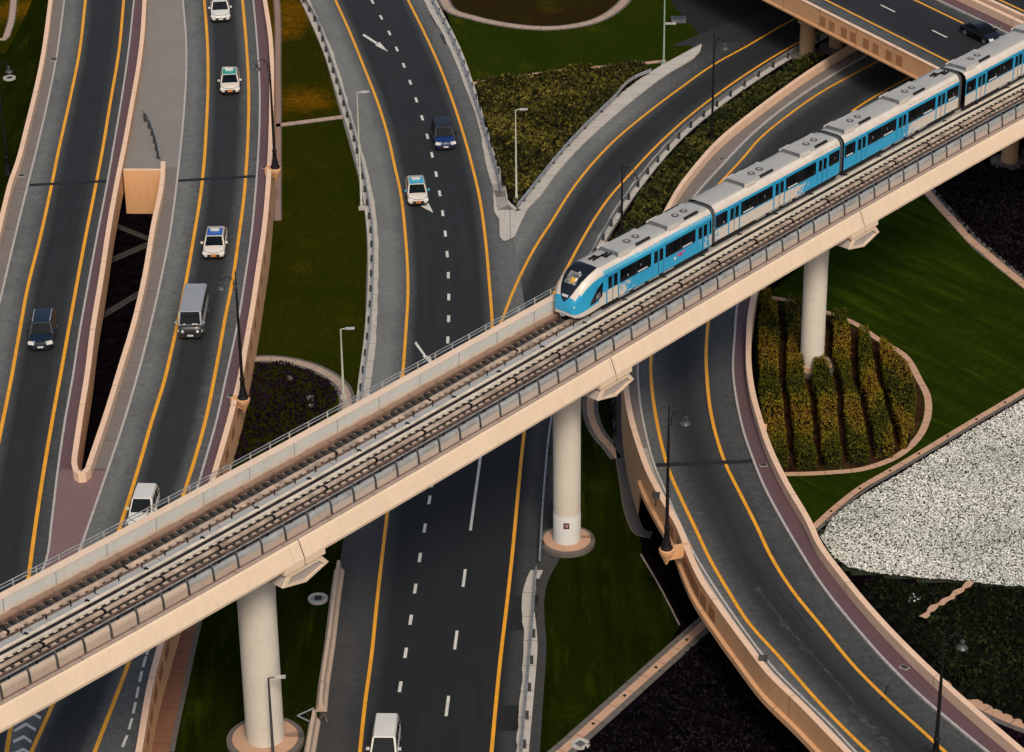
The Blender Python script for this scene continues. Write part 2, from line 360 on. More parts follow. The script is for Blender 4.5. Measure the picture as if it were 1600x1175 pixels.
# --- main road
M_vl = cy((469, 0), (504, 79), (529, 158), (553, 237), (563.6, 290), (574, 369), (574.7, 448), (569, 527), (559.6, 600), (536, 800), (520, 900), (497, 1120), (484, 1175))
M_l = cy((483, 0), (501.6, 39.6), (518.7, 79), (542.5, 158), (563.6, 229.6), (582, 300), (590.5, 369), (590.5, 448), (587.9, 527), (579.4, 600), (549, 800), (535, 890), (505, 1120), (497, 1175))
M_yl = cy((524, 0), (547.8, 52.8), (568.9, 105.5), (589.4, 158), (605.8, 211), (617.7, 264), (623.8, 290), (633.5, 369), (637.5, 448), (633.5, 527.5), (628, 600), (605.8, 796), (597, 870), (588.7, 944), (580.7, 1023), (570, 1102), (562.3, 1175))
M_d = cy((582, 2.6), (595.5, 27), (608.4, 51.5), (620, 76.5), (631, 102), (641, 128.5), (650.4, 156), (659.6, 184), (667.8, 213), (675, 242), (681.5, 272), (687, 302), (691.8, 333), (695.8, 365), (698.7, 397), (700.5, 430), (701.3, 464), (701, 498), (699.7, 531), (675, 755), (671, 781), (663.6, 825), (656, 871), (648.8, 919.6), (641.7, 968.4), (633.8, 1020), (625.3, 1073), (617, 1127))
M_d2 = cy((751, 712), (735, 829), (725.3, 903), (712.3, 1000), (699, 1103), (690, 1175))
M_yr = cy((637.5, 0), (663.9, 52.8), (687.6, 105.5), (707.4, 158), (724.5, 211), (739, 264), (749.6, 310), (758, 369), (765, 448), (768.9, 501), (768, 540), (758, 600), (819.5, 672)) if False else cy((637.5, 0), (663.9, 52.8), (687.6, 105.5), (707.4, 158), (724.5, 211), (739, 264), (749.6, 310), (758, 369), (765, 448), (768.9, 501), (769, 545))
M_yr2 = cy((826, 620), (819.5, 672), (798, 890), (792, 944), (782.6, 1023), (774.7, 1102), (768, 1175))
M_r = cy((661, 0), (675, 26), (690, 52), (704, 79), (720, 118.7), (735, 158), (751, 211), (760, 264), (770.7, 295), (780, 343), (786, 376), (800, 470), (815, 560))
M_vr = cy((681, 0), (720.6, 79), (748, 158), (772, 237), (789, 290), (794.5, 316), (820, 335))
M_r2 = cy((868, 600), (862, 651), (850, 770), (838, 880), (829, 895), (818.5, 1023), (806.6, 1175))
M_vr2 = cy((857, 880), (849.6, 891), (839.6, 1023), (826.4, 1175))
main = row_surface('main_road', [(M_l, -1, 1), (M_yl, -1.3, 1), (M_yl, -.1, .45), (M_yl, .9, .02), (M_d, 0, .02), (M_yr, -.9, .02), (M_yr, .1, .35), (M_yr, .9, .6), (M_r, 1, .75)], z0, -45, 645, ROAD)
Ymid = cy((705, 600), (693, 672), (675, 890), (650, 1175)); Mx = cy((700, 545), (690, 600))
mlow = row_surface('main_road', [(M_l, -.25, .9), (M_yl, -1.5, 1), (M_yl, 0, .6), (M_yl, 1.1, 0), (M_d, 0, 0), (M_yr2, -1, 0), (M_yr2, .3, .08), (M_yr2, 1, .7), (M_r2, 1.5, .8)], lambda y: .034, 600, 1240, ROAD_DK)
line(main, 'yellow_line', pathY(M_yl, z0, -45, 545), YW, YEL); line(main, 'yellow_line', pathY(M_yr, z0, -45, 545), YW, YEL)
line(mlow, 'yellow_line', pathY(M_yl, z0, 545, 1235), YW, YEL); line(mlow, 'yellow_line', pathY(M_yr2, z0, 600, 1235), YW, YEL)
_dy = [2.6, 27, 51.5, 76.5, 102, 128.5, 156, 184, 213, 242, 272, 302, 333, 365, 397, 430, 464, 498, 531]
dashes(main, 'lane_dashes', M_d, z0, [-20]+_dy, .62, .24, WHT); dashes(mlow, 'lane_dashes', M_d, z0, [755, 781, 825, 871, 919.6, 968.4, 1020, 1073, 1127, 1180], .62, .22, WHT)
line(mlow, 'lane_line', pathY(M_d2, z0, 640, 829), .2, WHT); dashes(mlow, 'lane_dashes', M_d2, z0, [903, 1000, 1103, 1210], 1.15, .2, WHT)
flatpoly(main, 'direction_arrow', [[(568.6, 52.8), (566, 55), (589, 70), (591.5, 67.5)], [(586, 70.5), (606.5, 80.8), (592.8, 65.5)]], z0, WHT)
flatpoly(main, 'direction_arrow', [[(650, 533), (648, 537), (662, 556), (666, 556)], [(660, 556), (672, 556), (678, 574)]], z0, WHT)
flatpoly(main, 'direction_arrow', [[(640, 295), (638, 299), (660, 320), (663, 317)], [(657.5, 322), (669.5, 317), (677, 332.5)]], z0, WHT)
flatpoly(main, 'patch', [[(672, 24), (684, 17), (692, 34), (682, 41)], [(686, 54), (700, 50), (707, 66), (694, 70)]], z0, mat_plain('old_patch', (.045, .047, .047), .9, 0, .3, 2), .003)
flatpoly(mlow, 'patch', [[(842, 930), (836, 985), (795, 985), (801, 930)], [(817, 1102), (813, 1142), (777, 1142), (781, 1102)]], lambda y: .04, ROAD_DK, .002)
# --- verge strips of the main road
def strip(name, c1, c2, zf, y0, y1, m, h=.13):
    b = MB(); n = int((y1-y0)/10)+1; L = 0; prev = None
    for y in np.linspace(y0, y1, n):
        a, c = P(c1(y), y, zf(y)), P(c2(y), y, zf(y))
        a = a+np.array([random.uniform(-.06, .06), 0, 0]); up = np.array([0, 0, h])
        if prev is not None:
            pa, pc = prev; L2 = L+np.linalg.norm(c-pc)
            for q in ((pa+up, a+up, c+up, pc+up), (pa, a, a+up, pa+up), (pc+up, c+up, c, pc)): b.face(q, m, [(L, 0), (L2, 0), (L2, 1), (L, 1)])
            L = L2
        prev = (a, c)
    return struct(name, b)
strip('verge', M_l, M_vl, z0, -45, 830, VERGE); strip('verge', M_r, M_vr, z0, -45, 330, VERGE)
strip('verge', M_r2, M_vr2, z0, 893, 1240, VERGE)
gr = MB(); poly_sheet(gr, [P(x, y, .17) for x, y in ((770, 288), (772, 330), (780, 343), (781, 370), (786, 376), (792, 376), (804, 370), (812, 352), (824, 327), (806, 330), (795, 320), (789, 285))], VERGE); struct('verge', gr, recalc=False)
# --- exit road joining from the upper right
U_l = cy((1097, 70), (1092.9, 83), (1037.5, 120), (984.7, 161), (945, 195), (905.5, 232), (866, 277), (842, 310), (822.4, 329.6), (810.6, 356), (795, 400), (785, 470))
U_v = cy((1094, 71), (1021.6, 113.5), (1000.5, 121), (958, 158), (892, 224), (826, 303.4), (806.6, 329.6))
U_yl = cy((1290, 5), (1220, 41), (1169, 71), (1116.6, 100), (1063.8, 137), (1011, 176.8), (958, 221.6), (918.7, 263.8), (887, 306), (866, 340), (834, 390), (806, 446), (789, 488), (774, 530))
U_yr = cy((1290, 44), (1220, 81.8), (1169.4, 113.5), (1116.6, 150.4), (1063.9, 192.6), (1024.3, 229.6), (984.7, 271.8), (953, 307.4), (937, 329.6), (905.5, 382), (887, 416.6), (876.5, 436), (850, 500), (826, 620))
U_r = cy((1300, 46), (1205, 100), (1115, 162), (1062, 205), (1015, 255), (985, 293), (960, 330), (930, 380), (905, 430), (885, 500), (868, 600))
U_v2 = cy((1310, 48), (1217, 104), (1127, 166), (1074, 210), (1030, 258), (1000, 296), (972, 335), (942, 385), (915, 432), (895, 500), (880, 600))
UZ = lambda y: .032
apron = MB(); poly_sheet(apron, [P(x, y, .02) for x, y in ((1010, -60), (1055, 12), (1090, 50), (1097, 84), (1250, 84), (1420, -60))], ROAD_DK); struct('apron', apron, recalc=False)
exitr = row_surface('exit_road', [(U_l, -1, .95), (U_yl, -1.6, .95), (U_yl, -.2, .45), (U_yl, 1.2, .02), (U_yr, -1.2, .02), (U_yr, .1, .25), (U_yr, 1.0, .5), (U_r, 1, .5)], UZ, 66, 640, ROAD, step=6, fade=(60, 190, .12))
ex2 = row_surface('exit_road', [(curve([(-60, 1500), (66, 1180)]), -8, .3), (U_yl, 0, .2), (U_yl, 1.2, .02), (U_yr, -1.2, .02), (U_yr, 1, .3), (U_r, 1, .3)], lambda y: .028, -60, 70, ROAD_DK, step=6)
line(exitr, 'yellow_line', pathY(U_yl, UZ, -60, 540, 6, dz=.016), YW, YEL); line(exitr, 'yellow_line', pathY(U_yr, UZ, -60, 640, 6, dz=.016), YW, YEL)
strip('verge', U_v, U_l, z0, 71, 330, VERGE); strip('verge', U_r, U_v2, z0, 40, 560, VERGE)
# --- left ramps
A_pl = cy((85, 0), (70.7, 105.5), (47, 211), (30.3, 274), (24.3, 290), (11.9, 337.5), (0, 388), (-55, 600), (-160, 1000), (-205, 1175))
A_k = cy((99.7, 0), (87, 92), (68, 184.7), (43.5, 287.6), (41.7, 290), (19.8, 382), (1.3, 461.5), (-32, 600), (-130, 1000), (-170, 1175))
A_yl = cy((133.5, 0), (124.5, 79), (108.7, 158), (91, 237.5), (80.5, 290), (63.3, 369), (43.5, 448), (29, 527.5), (16, 600), (0, 680), (-60, 1000), (-95, 1175))
A_yr = cy((193.4, 0), (186, 79), (172.8, 158), (159.6, 237.5), (149.6, 290), (134, 369), (119.3, 448), (105, 527.5), (93.8, 590), (81.3, 659), (68, 738), (56, 817.5), (46.2, 890), (17, 1135), (10.5, 1175))
A_kr = cy((211, 0), (202.6, 79), (191.3, 158), (178, 237.5), (168.9, 290), (153.8, 369), (139.3, 448), (125.3, 527.5), (115.9, 590), (103.7, 659), (92.3, 738), (83, 817), (75.2, 875), (36, 960), (17, 1135), (10.5, 1175))
A_pr = cy((224.3, 0), (219, 79), (213.7, 118.7), (204.5, 171.5), (192.6, 237.5), (182, 290), (167.6, 369), (155.7, 448), (142.5, 527.5), (133.5, 600), (124, 659), (113.5, 730))
B_pl = cy((259.5, 266), (258.6, 290), (244, 369), (230.9, 448), (212.4, 527.5), (196.6, 580), (172.8, 659), (146.4, 738))
B_k = cy((284.4, 0), (289.7, 66), (289.7, 118.7), (285.5, 184.7), (277.6, 264), (274, 295), (263.9, 369), (248, 448), (229.6, 527.5), (213, 590), (192.6, 659), (166.2, 738), (147.8, 791), (129.3, 844))
B_ks = cy((284.4, 0), (289.7, 66), (289.7, 118.7), (285.5, 184.7), (277.6, 264), (274, 295), (263.9, 369), (248, 448), (229.6, 527.5), (213, 590), (192.6, 659), (166.2, 738), (147.8, 791), (129.3, 844), (36, 960), (17, 1135), (10.5, 1175))
B_yl = cy((319.3, 0), (324, 66), (325, 132), (322.4, 198), (318, 264), (314, 300), (303, 369), (291.6, 435), (278.4, 501), (266.5, 554), (258, 590), (237, 659), (214.2, 738), (189.4, 817.5), (84, 1097), (49, 1175))
B_yr = cy((379, 0), (384.7, 66), (388.4, 132), (388, 198), (384.7, 264), (382, 300), (373.3, 369), (364, 435), (351, 501), (341.7, 554), (335, 590), (320.6, 659), (298, 738), (289.4, 764.7), (202.6, 1031.8), (147.8, 1175))
B_kr = cy((397, 0), (403, 66), (407, 132), (407, 198), (403.7, 264), (401, 300), (394.5, 369), (385, 435), (374.5, 501), (363.5, 554), (355.5, 590), (340.4, 659), (318, 738), (255, 960), (232, 1015), (195, 1158), (188, 1175))
B_pr = cy((409.5, 0), (420.6, 79), (421.6, 158), (419.8, 237.5), (417.5, 280), (410, 369), (400.5, 435), (390.5, 501), (381, 554), (374, 595), (358.8, 659), (339, 730), (254.6, 1000), (232, 1084), (216, 1175))
rampA = row_surface('ramp_road', [(A_pl, -.2, .55), (A_k, 0, .8), (A_yl, -1.2, .8), (A_yl, -.1, .35), (A_yl, .9, .02), (A_yr, -1, .02), (A_yr, 0, .16), (A_yr, .8, .28), (A_kr, .2, .3)], zL, -45, 1240, ROAD)
rampB = row_surface('ramp_road', [(B_ks, -.2, .8), (B_yl, -1.3, .85), (B_yl, -.1, .4), (B_yl, .9, .03), (B_yr, -1.1, .05), (B_yr, -.3, .42), (B_yr, .5, .5), (B_pr, .2, .45)], lambda y: zL(y)+.004, -45, 1240, ROAD)
for r, cs in ((rampA, (A_yl, A_yr)), (rampB, (B_yl, B_yr))):
    for c in cs: line(r, 'yellow_line', pathY(c, zL, -45, 1235, dz=.006), YW+.03, YEL)
dashes(rampB, 'lane_dashes', B_kr, zL, [990, 1015, 1034, 1057, 1081.6, 1106, 1131, 1158, 1186], .62, .17, WHT, .014)
ch = lambda pts: [(x/3.79, 865+y/3.79) for x, y in pts]
flatpoly(rampB, 'chevrons', [ch(q) for q in (
    [(82, 1042), (86, 1057), (157, 1020), (154, 1000)], [(154, 1000), (157, 1020), (210, 1053), (213, 1035)],
    [(76, 1106), (80, 1124), (142, 1094), (140, 1074)], [(140, 1074), (142, 1094), (185, 1125), (188, 1106)],
    [(72, 1180), (76, 1198), (140, 1168), (138, 1148)], [(138, 1148), (140, 1168), (183, 1200), (186, 1181)],
    [(168, 925), (166, 940), (240, 982), (243, 966)], [(95, 975), (98, 990), (168, 940), (166, 925)])], zL, WHT, .014)
jn = lambda par, a, b, zf: line(par, 'expansion_joint', [P(*a, zf(a[1])+.012), P((a[0]+b[0])/2, (a[1]+b[1])/2, zf((a[1]+b[1])/2)+.012), P(*b, zf(b[1])+.012)], .55, BLACK)
jn(rampA, (40, 289.5), (170, 283), zL); jn(rampB, (275, 282.5), (404, 275), zL)
def walk(name, c1, c2, zf, y0, y1, m, d1=0, d2=0):
    b = MB(); L = 0; prev = None
    for y in np.linspace(y0, y1, int((y1-y0)/12)+1):
        a, c = P(c1(y), y, zf(y)+.14)+np.array([d1, 0, 0]), P(c2(y), y, zf(y)+.14)+np.array([d2, 0, 0])
        if prev is not None:
            L2 = L+np.linalg.norm(c-prev[1]); b.face([prev[0], a, c, prev[1]], m, [(L, 0), (L2, 0), (L2, 1), (L, 1)]); L = L2
        prev = (a, c)
    return struct(name, b)
def kerb(c, zf, y0, y1, side, wd=.17):
    b = MB(); b.sweep(pathY(c, zf, y0, y1), [(0, -.05), (0, .15), (side*wd, .15), (side*wd, -.05)], KERB); return struct('kerb', b)
walk('pavement', A_pl, A_k, zL, -45, 1240, WALK_G, -.1, 0); kerb(A_k, zL, -45, 1240, 1)
walk('pavement', A_kr, A_pr, zL, -45, 735, WALK_P, 0, .1); kerb(A_kr, zL, -45, 950, -1)
walk('pavement', B_pl, B_k, zL, 262, 735, WALK_G, -.1, 0); kerb(B_k, zL, -45, 950, 1)
walk('pavement', A_kr, B_k, zL, 733, 950, GOREM)
walk('pavement', B_kr, B_pr, zL, -45, 960, WALK_P, 0, .1); kerb(B_kr, zL, -45, 960, -1)
walk('plaza', A_pr, B_k, zL, -45, 268, WALK_PLAZA, .3, 0)
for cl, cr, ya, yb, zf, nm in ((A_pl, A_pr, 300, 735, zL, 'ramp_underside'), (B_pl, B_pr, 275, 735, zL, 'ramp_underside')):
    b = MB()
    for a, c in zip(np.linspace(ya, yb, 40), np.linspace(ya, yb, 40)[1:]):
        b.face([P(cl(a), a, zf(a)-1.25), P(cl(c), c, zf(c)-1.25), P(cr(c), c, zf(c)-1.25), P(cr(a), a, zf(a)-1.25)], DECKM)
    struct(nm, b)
# --- curved ramp on the right
C_yl = cy((1380.5, 91), (1338, 113.5), (1285.5, 142.5), (1232.8, 179), (1180, 224), (1169, 237.5), (1107, 307.4), (1068, 370), (1035, 450), (1020, 520), (1017.3, 560), (1016.9, 580), (1024, 646), (1034.8, 698.7), (1042.7, 727.8), (1063.9, 778), (1090, 833), (1104.7, 865), (1137.7, 923), (1169, 972), (1219.6, 1028.6), (1272, 1089), (1312, 1131.5), (1356.8, 1175), (1425, 1235))
C_yr = cy((1430.7, 116), (1391, 137), (1338, 169), (1285.5, 211), (1200, 300), (1150, 370), (1118, 440), (1107.4, 497), (1103.4, 554), (1104.7, 590), (1111, 646), (1122, 691), (1135, 727.8), (1156, 770), (1182.6, 822.7), (1202.4, 865), (1232.8, 915), (1285.5, 981), (1338, 1044.4), (1391, 1097), (1443.9, 1144.7), (1475.5, 1173.7), (1550, 1235))
C_kl = cy((1380, 72), (1298.7, 118.7), (1246, 153), (1180, 204.5), (1169.4, 215), (1129.8, 256), (1082, 310), (1071.8, 324), (1030, 400), (1004, 480), (995, 560), (994.7, 580), (1000.5, 646), (1011, 696), (1020, 728), (1037.5, 770), (1058.6, 817.5), (1081, 865), (1106, 907), (1143, 962.6), (1180, 1014), (1206.4, 1047), (1259, 1100), (1304, 1144.7), (1327.8, 1171), (1395, 1235))
C_kr = cy((1470, 110), (1420, 140), (1355, 200), (1260, 300), (1200, 380), (1165, 440), (1155, 472), (1149.6, 527.5), (1147, 580), (1153.6, 632.8), (1164, 677.6), (1178.6, 719.8), (1195.8, 762), (1219.5, 807), (1248.6, 857), (1285.5, 915), (1338, 981), (1391, 1040.5), (1443.9, 1092), (1496.6, 1136.8), (1541.5, 1173.7), (1620, 1235))
C_pl = cy((1370, 62), (1305, 100), (1259, 130), (1220, 158), (1169, 197), (1130, 229.6), (1090, 274), (1064, 308.7), (1048, 337.5), (1010, 420), (988, 500), (980, 560), (981, 606), (990, 667), (1003, 712), (1019, 755), (1040, 795), (1066, 841), (1081, 880), (1098, 917.8), (1129.8, 966), (1169, 1020), (1206, 1068), (1259, 1120), (1312, 1175), (1372, 1235))
C_pr = cy((1490, 110), (1440, 140), (1375, 200), (1280, 300), (1222, 380), (1185, 440), (1169, 498), (1165, 554), (1165, 580), (1172, 632.8), (1182.6, 672), (1195.8, 712), (1220, 764.7), (1259, 833), (1273.7, 865), (1312, 917.8), (1364.7, 981), (1417.5, 1036.5), (1470, 1086.6), (1523, 1134), (1570.5, 1175), (1640, 1235))
rampC = row_surface('ramp_road', [(C_pl, -.2, .45), (C_kl, 0, .6), (C_yl, -.6, .6), (C_yl, 0, .45), (C_yl, 1.6, .06), (C_yr, -1.6, .02), (C_yr, -.3, .15), (C_yr, .9, .28), (C_kr, 0, .3), (C_pr, .2, .3)], zR, 62, 1240, ROAD, step=8)
for c in (C_yl, C_yr): line(rampC, 'yellow_line', pathY(c, zR, 64, 1238, 8), YW, YEL)
jn(rampC, (1021, 727), (1178, 720.5), zR)
STAIN = mat_plain('pale_drip_stain', (.040, .043, .043), .85, 0, .4, 2.5); DSTAIN = mat_plain('dark_tar', (.005, .005, .006), .7, 0, .3, 2)
w8 = lambda pts: [(1180+x/3.79, 865+y/3.79) for x, y in pts]
def trail(par, pts, wd, m, dz=.005, wob=.5):
    pp = pathX(pts, zR, 5); b = MB(); b.sweep([p+np.array([0, 0, dz]) for p in pp], lambda i, p: [(-wd*(.6+wob*math.sin(i*1.9)*math.cos(i*.7)), 0), (wd*(.6+wob*math.cos(i*1.3)), 0)], m, closed=False); b.build('stain', par)
trail(rampC, w8([(20, 215), (95, 310), (170, 410), (300, 560), (420, 690), (560, 850), (690, 1050), (820, 1170)]), .10, STAIN)
for q in ([(0, 205), (20, 215), (38, 222)], [(155, 405), (180, 425), (205, 440)], [(270, 540), (300, 565), (335, 590)], [(570, 900), (640, 980), (720, 1060), (790, 1130)]): trail(rampC, w8(q), .34, STAIN, .0055)
trail(rampC, w8([(80, 160), (180, 280), (300, 420), (330, 460)]), .05, DSTAIN); trail(rampC, [(1095, 560), (1105, 640), (1128, 720), (1170, 800)], .03, DSTAIN); trail(rampC, w8([(745, 870), (790, 785)]), .12, DSTAIN)
walk('pavement', C_pl, C_kl, zR, 64, 700, WALK_G, -.1, 0); walk('pavement', C_pl, C_kl, zR, 700, 1240, mat_conc('pale_walk', (.30, .285, .265), joint=8, stain=.3), -.1, 0); kerb(C_kl, zR, 64, 1240, 1)
walk('pavement', C_kr, C_pr, zR, 112, 1240, WALK_P, 0, .1); kerb(C_kr, zR, 112, 1240, -1)
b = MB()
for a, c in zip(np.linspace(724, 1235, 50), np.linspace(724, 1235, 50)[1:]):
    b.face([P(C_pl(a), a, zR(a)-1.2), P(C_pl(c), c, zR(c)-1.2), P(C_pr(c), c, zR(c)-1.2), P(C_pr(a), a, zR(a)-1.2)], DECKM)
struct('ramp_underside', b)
# ================================================================= parapets
def parapet(label, path, sect, m=ORANGE, top=BEIGE, extra=None):
    base = np.array(path[len(path)//2]); t = thing('parapet_wall', label, 'parapet', (base[0], base[1], 0))
    b = MB(); b.sweep(path, sect, [top, top, m, m] if m is not top else top); b.build('wall', t)
    return t
PH, PW = .88, .42
mk = lambda side, zb: (lambda i, p: [(0, -.05), (0, PH), (side*PW, PH), (side*PW, (zb-p[2]) if zb is not None else -1.3)])
parapet('beige parapet along the left edge of the leftmost ramp', pathY(A_pl, zL, -45, 1240), mk(-1, 0.0))
nose = [P(x, y, zL(y)) for x, y in ((113, 741), (116, 752), (124, 757), (135, 756), (143, 748))]
parapet('beige parapet bending in a tight U round the dark gap between the two left ramps', pathY(A_pr, zL, -45, 730)+nose+pathY(B_pl, zL, 738, 266), mk(1, None))
pB = pathY(B_pr, zL, -45, 1240)
parB = parapet('ochre parapet and retaining wall along the right side of the second ramp, beside the long lawn', pB, mk(1, 0.0))
ab = MB(); ab.sweep([P(192, 266, 4.25)*[1, 1, 0], P(257, 266.5, 4.25)*[1, 1, 0]], [(0, 0), (0, 4.25), (.4, 4.25), (.4, 0)], [ORANGE, BEIGE, ORANGE, ORANGE])
solo('abutment_wall', ab, 'ochre end wall at the head of the gap between the left ramps', 'wall')
pC = pathY(C_pl, zR, 62, 1240, 9)
def cs(i, p):
    k = 1.0 if i < 77 else 0.0
    return [(0, -.05), (0, PH), (-PW, PH), (-PW, -p[2] if p[2] < zR(724) else -1.25)]
parC = parapet('long curved beige and ochre parapet on the left side of the right-hand ramp', pC, cs)
pR = pathY(C_pr, zR, 112, 1240, 9)
parR = parapet('curved beige parapet on the outer right side of the right-hand ramp, beside the hedges', pR, lambda i, p: [(0, -.05), (0, PH), (PW, PH), (PW, -p[2])], m=BEIGE)
q = P(C_pl(724), 724, 0); q2 = P(C_pr(735), 735, 0)
ab = MB(); d = (q2-q)/np.linalg.norm(q2-q); ab.sweep([q-d*.55, q2-d*.5], [(0, 0), (0, zR(724)-1.22), (1.4, zR(724)-1.22), (1.4, 0)], ORANGE)
solo('abutment_wall', ab, 'ochre abutment carrying the start of the right-hand ramp bridge', 'wall')
# edge beam under the ramp bridge fascia
eb = MB(); eb.sweep(pathY(C_pl, zR, 735, 1240, 9), [(-PW-.02, -1.25), (-PW-.28, -1.2), (-PW-.28, -.8), (-PW-.02, -.72)], ORANGE); eb.build('edge_beam', parC)
# recessed terracotta panels along the outer faces
def panels(path, ss, side, off, parent, wd=1.15, ht=.95, zc=-.1):
    for s in ss:
        p, d, n = along(path, s); M = np.column_stack((d/np.linalg.norm(d), n, [0, 0, 1.0])); b = MB()
        b.box(p+n*side*(off+.003)+np.array([0, 0, zc]), (wd, .05, ht), PANEL, M); b.build('panel', parent)
Lc = arcs(pC); ysC = np.linspace(62, 1240, len(pC))
sC = lambda y: float(np.interp(y, ysC, Lc))
panels(pC, [sC(y) for y in (826, 852, 878, 889, 903, 918, 935, 955)], -1, PW, parC)
LB = arcs(pB); ysB = np.linspace(-45, 1240, len(pB)); sB = lambda y: float(np.interp(y, ysB, LB))
panels(pB, [sB(y) for y in range(300, 1230, 34)], 1, PW, parB, 1.5, .8, -.15)
def corbel(px, py, zdeck, path, sarc, parent):
    c = P(px, py, zdeck+PH+.06); p, d, n = along(path, sarc); p = np.array([p[0], p[1], c[2]]); v = p-c; b = MB()
    b.lathe((c[0], c[1], c[2]-1.25), [(.08, 0), (.28, .45), (.46, .85), (.52, 1.0), (.52, 1.22), (.47, 1.25)], ORANGE, 16)
    ln = np.linalg.norm(v); e = v/ln; M = np.column_stack((e, [-e[1], e[0], 0], [0, 0, 1.0])); b.box(c+v*.5+np.array([0, 0, -.42]), (ln+.1, .62, .74), ORANGE, M); b.build('lamp_bracket', parent, smooth=40)
    return c
# ================================================================= guard rails
POSTM = mat_plain('weathered_post', (.05, .05, .052), .6, .3, .3)
def guardrail(label, path, side, sp=2.9, h=.72, off=0.0, group='steel guard rails beside the roads'):
    base = np.array(path[len(path)//2]); t = thing('guard_rail', label, 'guard rail', base, group)
    b = MB(); b.sweep(path, [(off-.03, h-.33), (off+.05, h-.26), (off-.02, h-.17), (off+.05, h-.07), (off-.03, h), (off-.08, h), (off-.08, h-.33)] if side > 0 else [(off+.03, h-.33), (off-.05, h-.26), (off+.02, h-.17), (off-.05, h-.07), (off+.03, h), (off+.08, h), (off+.08, h-.33)], STEEL); b.build('beam', t)
    L = arcs(path)[-1]; n = int(L/sp); proto = None
    for k in range(min(n, 100)):
        p, d, nn = along(path, (k+.5)*L/n); M = np.column_stack((d, nn, [0, 0, 1.0])); b = MB()
        b.box(p+nn*(off-side*.16)+np.array([0, 0, h/2-.04]), (.13, .24, h-.06), POSTM, M); b.build('post', t)
    return t
gl = cy((474, 0), (497, 39.6), (511, 79), (537, 158), (558, 229.6), (573, 300), (583, 369), (583, 448), (578, 527.5), (569, 600), (541, 800), (533, 860))
guardrail('steel guard rail on dark posts along the left verge of the main road', pathY(gl, z0, -45, 838, dz=.1), 1)
gm = cy((672, 0), (712, 79), (741, 158), (765, 237), (780, 290), (784, 312))
guardrail('steel guard rail along the right verge of the main road beside the shrubs', pathY(gm, z0, -45, 305, dz=.1), -1)
gu = cy((1306, 47), (1211, 102), (1121, 164), (1068, 207.5), (1023, 256.5), (993, 294), (966, 332), (936, 382), (910, 431), (890, 500))
guardrail('steel guard rail between the exit road and the planted strip', pathY(gu, z0, 44, 480, 6, dz=.1), -1)
ul = cy((1020, 117), (1000, 125), (958, 162), (892, 228), (828, 306), (809, 330))
guardrail('plain steel guard rail along the upper left edge of the exit road', pathY(ul, z0, 118, 330, 6, dz=.1), 1, 4)
g2 = cy((866, 640), (862, 660), (850, 770), (843, 880))
guardrail('low steel rail between the main road and the large round pier', pathY(g2, z0, 640, 884, 10, dz=.02), -1, 4)
g3 = cy((838, 891), (828, 1023), (815, 1175))
guardrail('steel guard rail on the pale verge right of the lower main road', pathY(g3, z0, 898, 1240, 10, dz=.1), -1, 2.9)
# short bent guard rail on the plaza, dark blocks behind
pl = [P(223.5, 187, 3.4), P(229, 190.5, 3.4), P(234, 198, 3.4), P(240, 212, 3.4), P(246, 231, 3.4), P(251.5, 256, 3.4)]
guardrail('short bent guard rail with thick dark posts alone on the grey paving', [p+np.array([0, 0, .14]) for p in pl], 1, 1.55, .85)
# concrete jersey barriers at the lower left edge of the main road
for lab, pts in (('long weathered concrete barrier beside the lower main road', [(530, 893), (524, 935), (515, 1010), (505, 1080), (502, 1112)]), ('near concrete barrier behind the broken sign frame', [(492, 1128), (484, 1175), (474, 1240)])):
    b = MB(); b.sweep(pathX(pts, .04), [(-.38, 0), (-.36, .12), (-.17, .35), (-.11, .95), (.11, .95), (.17, .35), (.36, .12), (.38, 0)], mat_conc('barrier_concrete', (.47, .36, .27), joint=5, stain=.35)); solo('concrete_barrier', b, lab, 'barrier', 'concrete barriers')
# ================================================================= paths
def footpath(pts, wd, zf, z=.03, edge=.35, m=PATHM):
    pp = pathX(pts, zf if callable(zf) else (lambda y: zf), 8); b = MB()
    b.sweep(pp, [(-wd/2-edge, .004), (-wd/2, .004)], PATHB, closed=False); b.sweep(pp, [(wd/2, .004), (wd/2+edge, .004)], PATHB, closed=False)
    b.sweep(pp, [(-wd/2, z), (wd/2, z)], m, closed=False)
    for s in (-1, 1): b.sweep(pp, [(s*wd/2, 0), (s*wd/2, z)], PATHB, closed=False)
    return struct('path', b, recalc=False)
Z1 = lambda y: .02
pale = mat_conc('pale_path', (.36, .27, .215), joint=2, stain=.35)
footpath([(690, -8), (700, 12), (740, 28), (780, 37), (820, 42.5), (860, 44), (900, 40), (937, 30), (962, 15), (977, 0), (982, -20)], .85, Z1, edge=.25, m=pale)
footpath([(735, 131), (800, 121), (900, 108), (1000, 100), (1040, 95)], .55, Z1, edge=.12, m=PATHM)
footpath([(430, 196.5), (480, 190), (545, 181.5)], .75, Z1, edge=.12, m=pale)
footpath([(385, 562), (426, 561), (466, 567), (497.6, 577.6), (521, 591), (534, 603), (542, 622), (540, 650)], .7, Z1, edge=.3, m=pale)
footpath([(930, 600), (925, 614.5), (922, 636), (926, 658), (937, 680), (953.6, 699), (966, 716)], .55, Z1, edge=.35)
footpath([(850, 1198), (879, 1173.7), (926.6, 1131.5), (974, 1089), (1024, 1044), (1072, 1001), (1110, 967), (1135, 944)], .62, Z1, edge=.45)
footpath([(1240, 845), (1269.7, 825), (1298.7, 799), (1343.6, 763.4), (1391, 735.7), (1436, 709), (1480.8, 682), (1525.6, 655), (1570.5, 628.8), (1640, 587)], .5, zT, edge=.28)
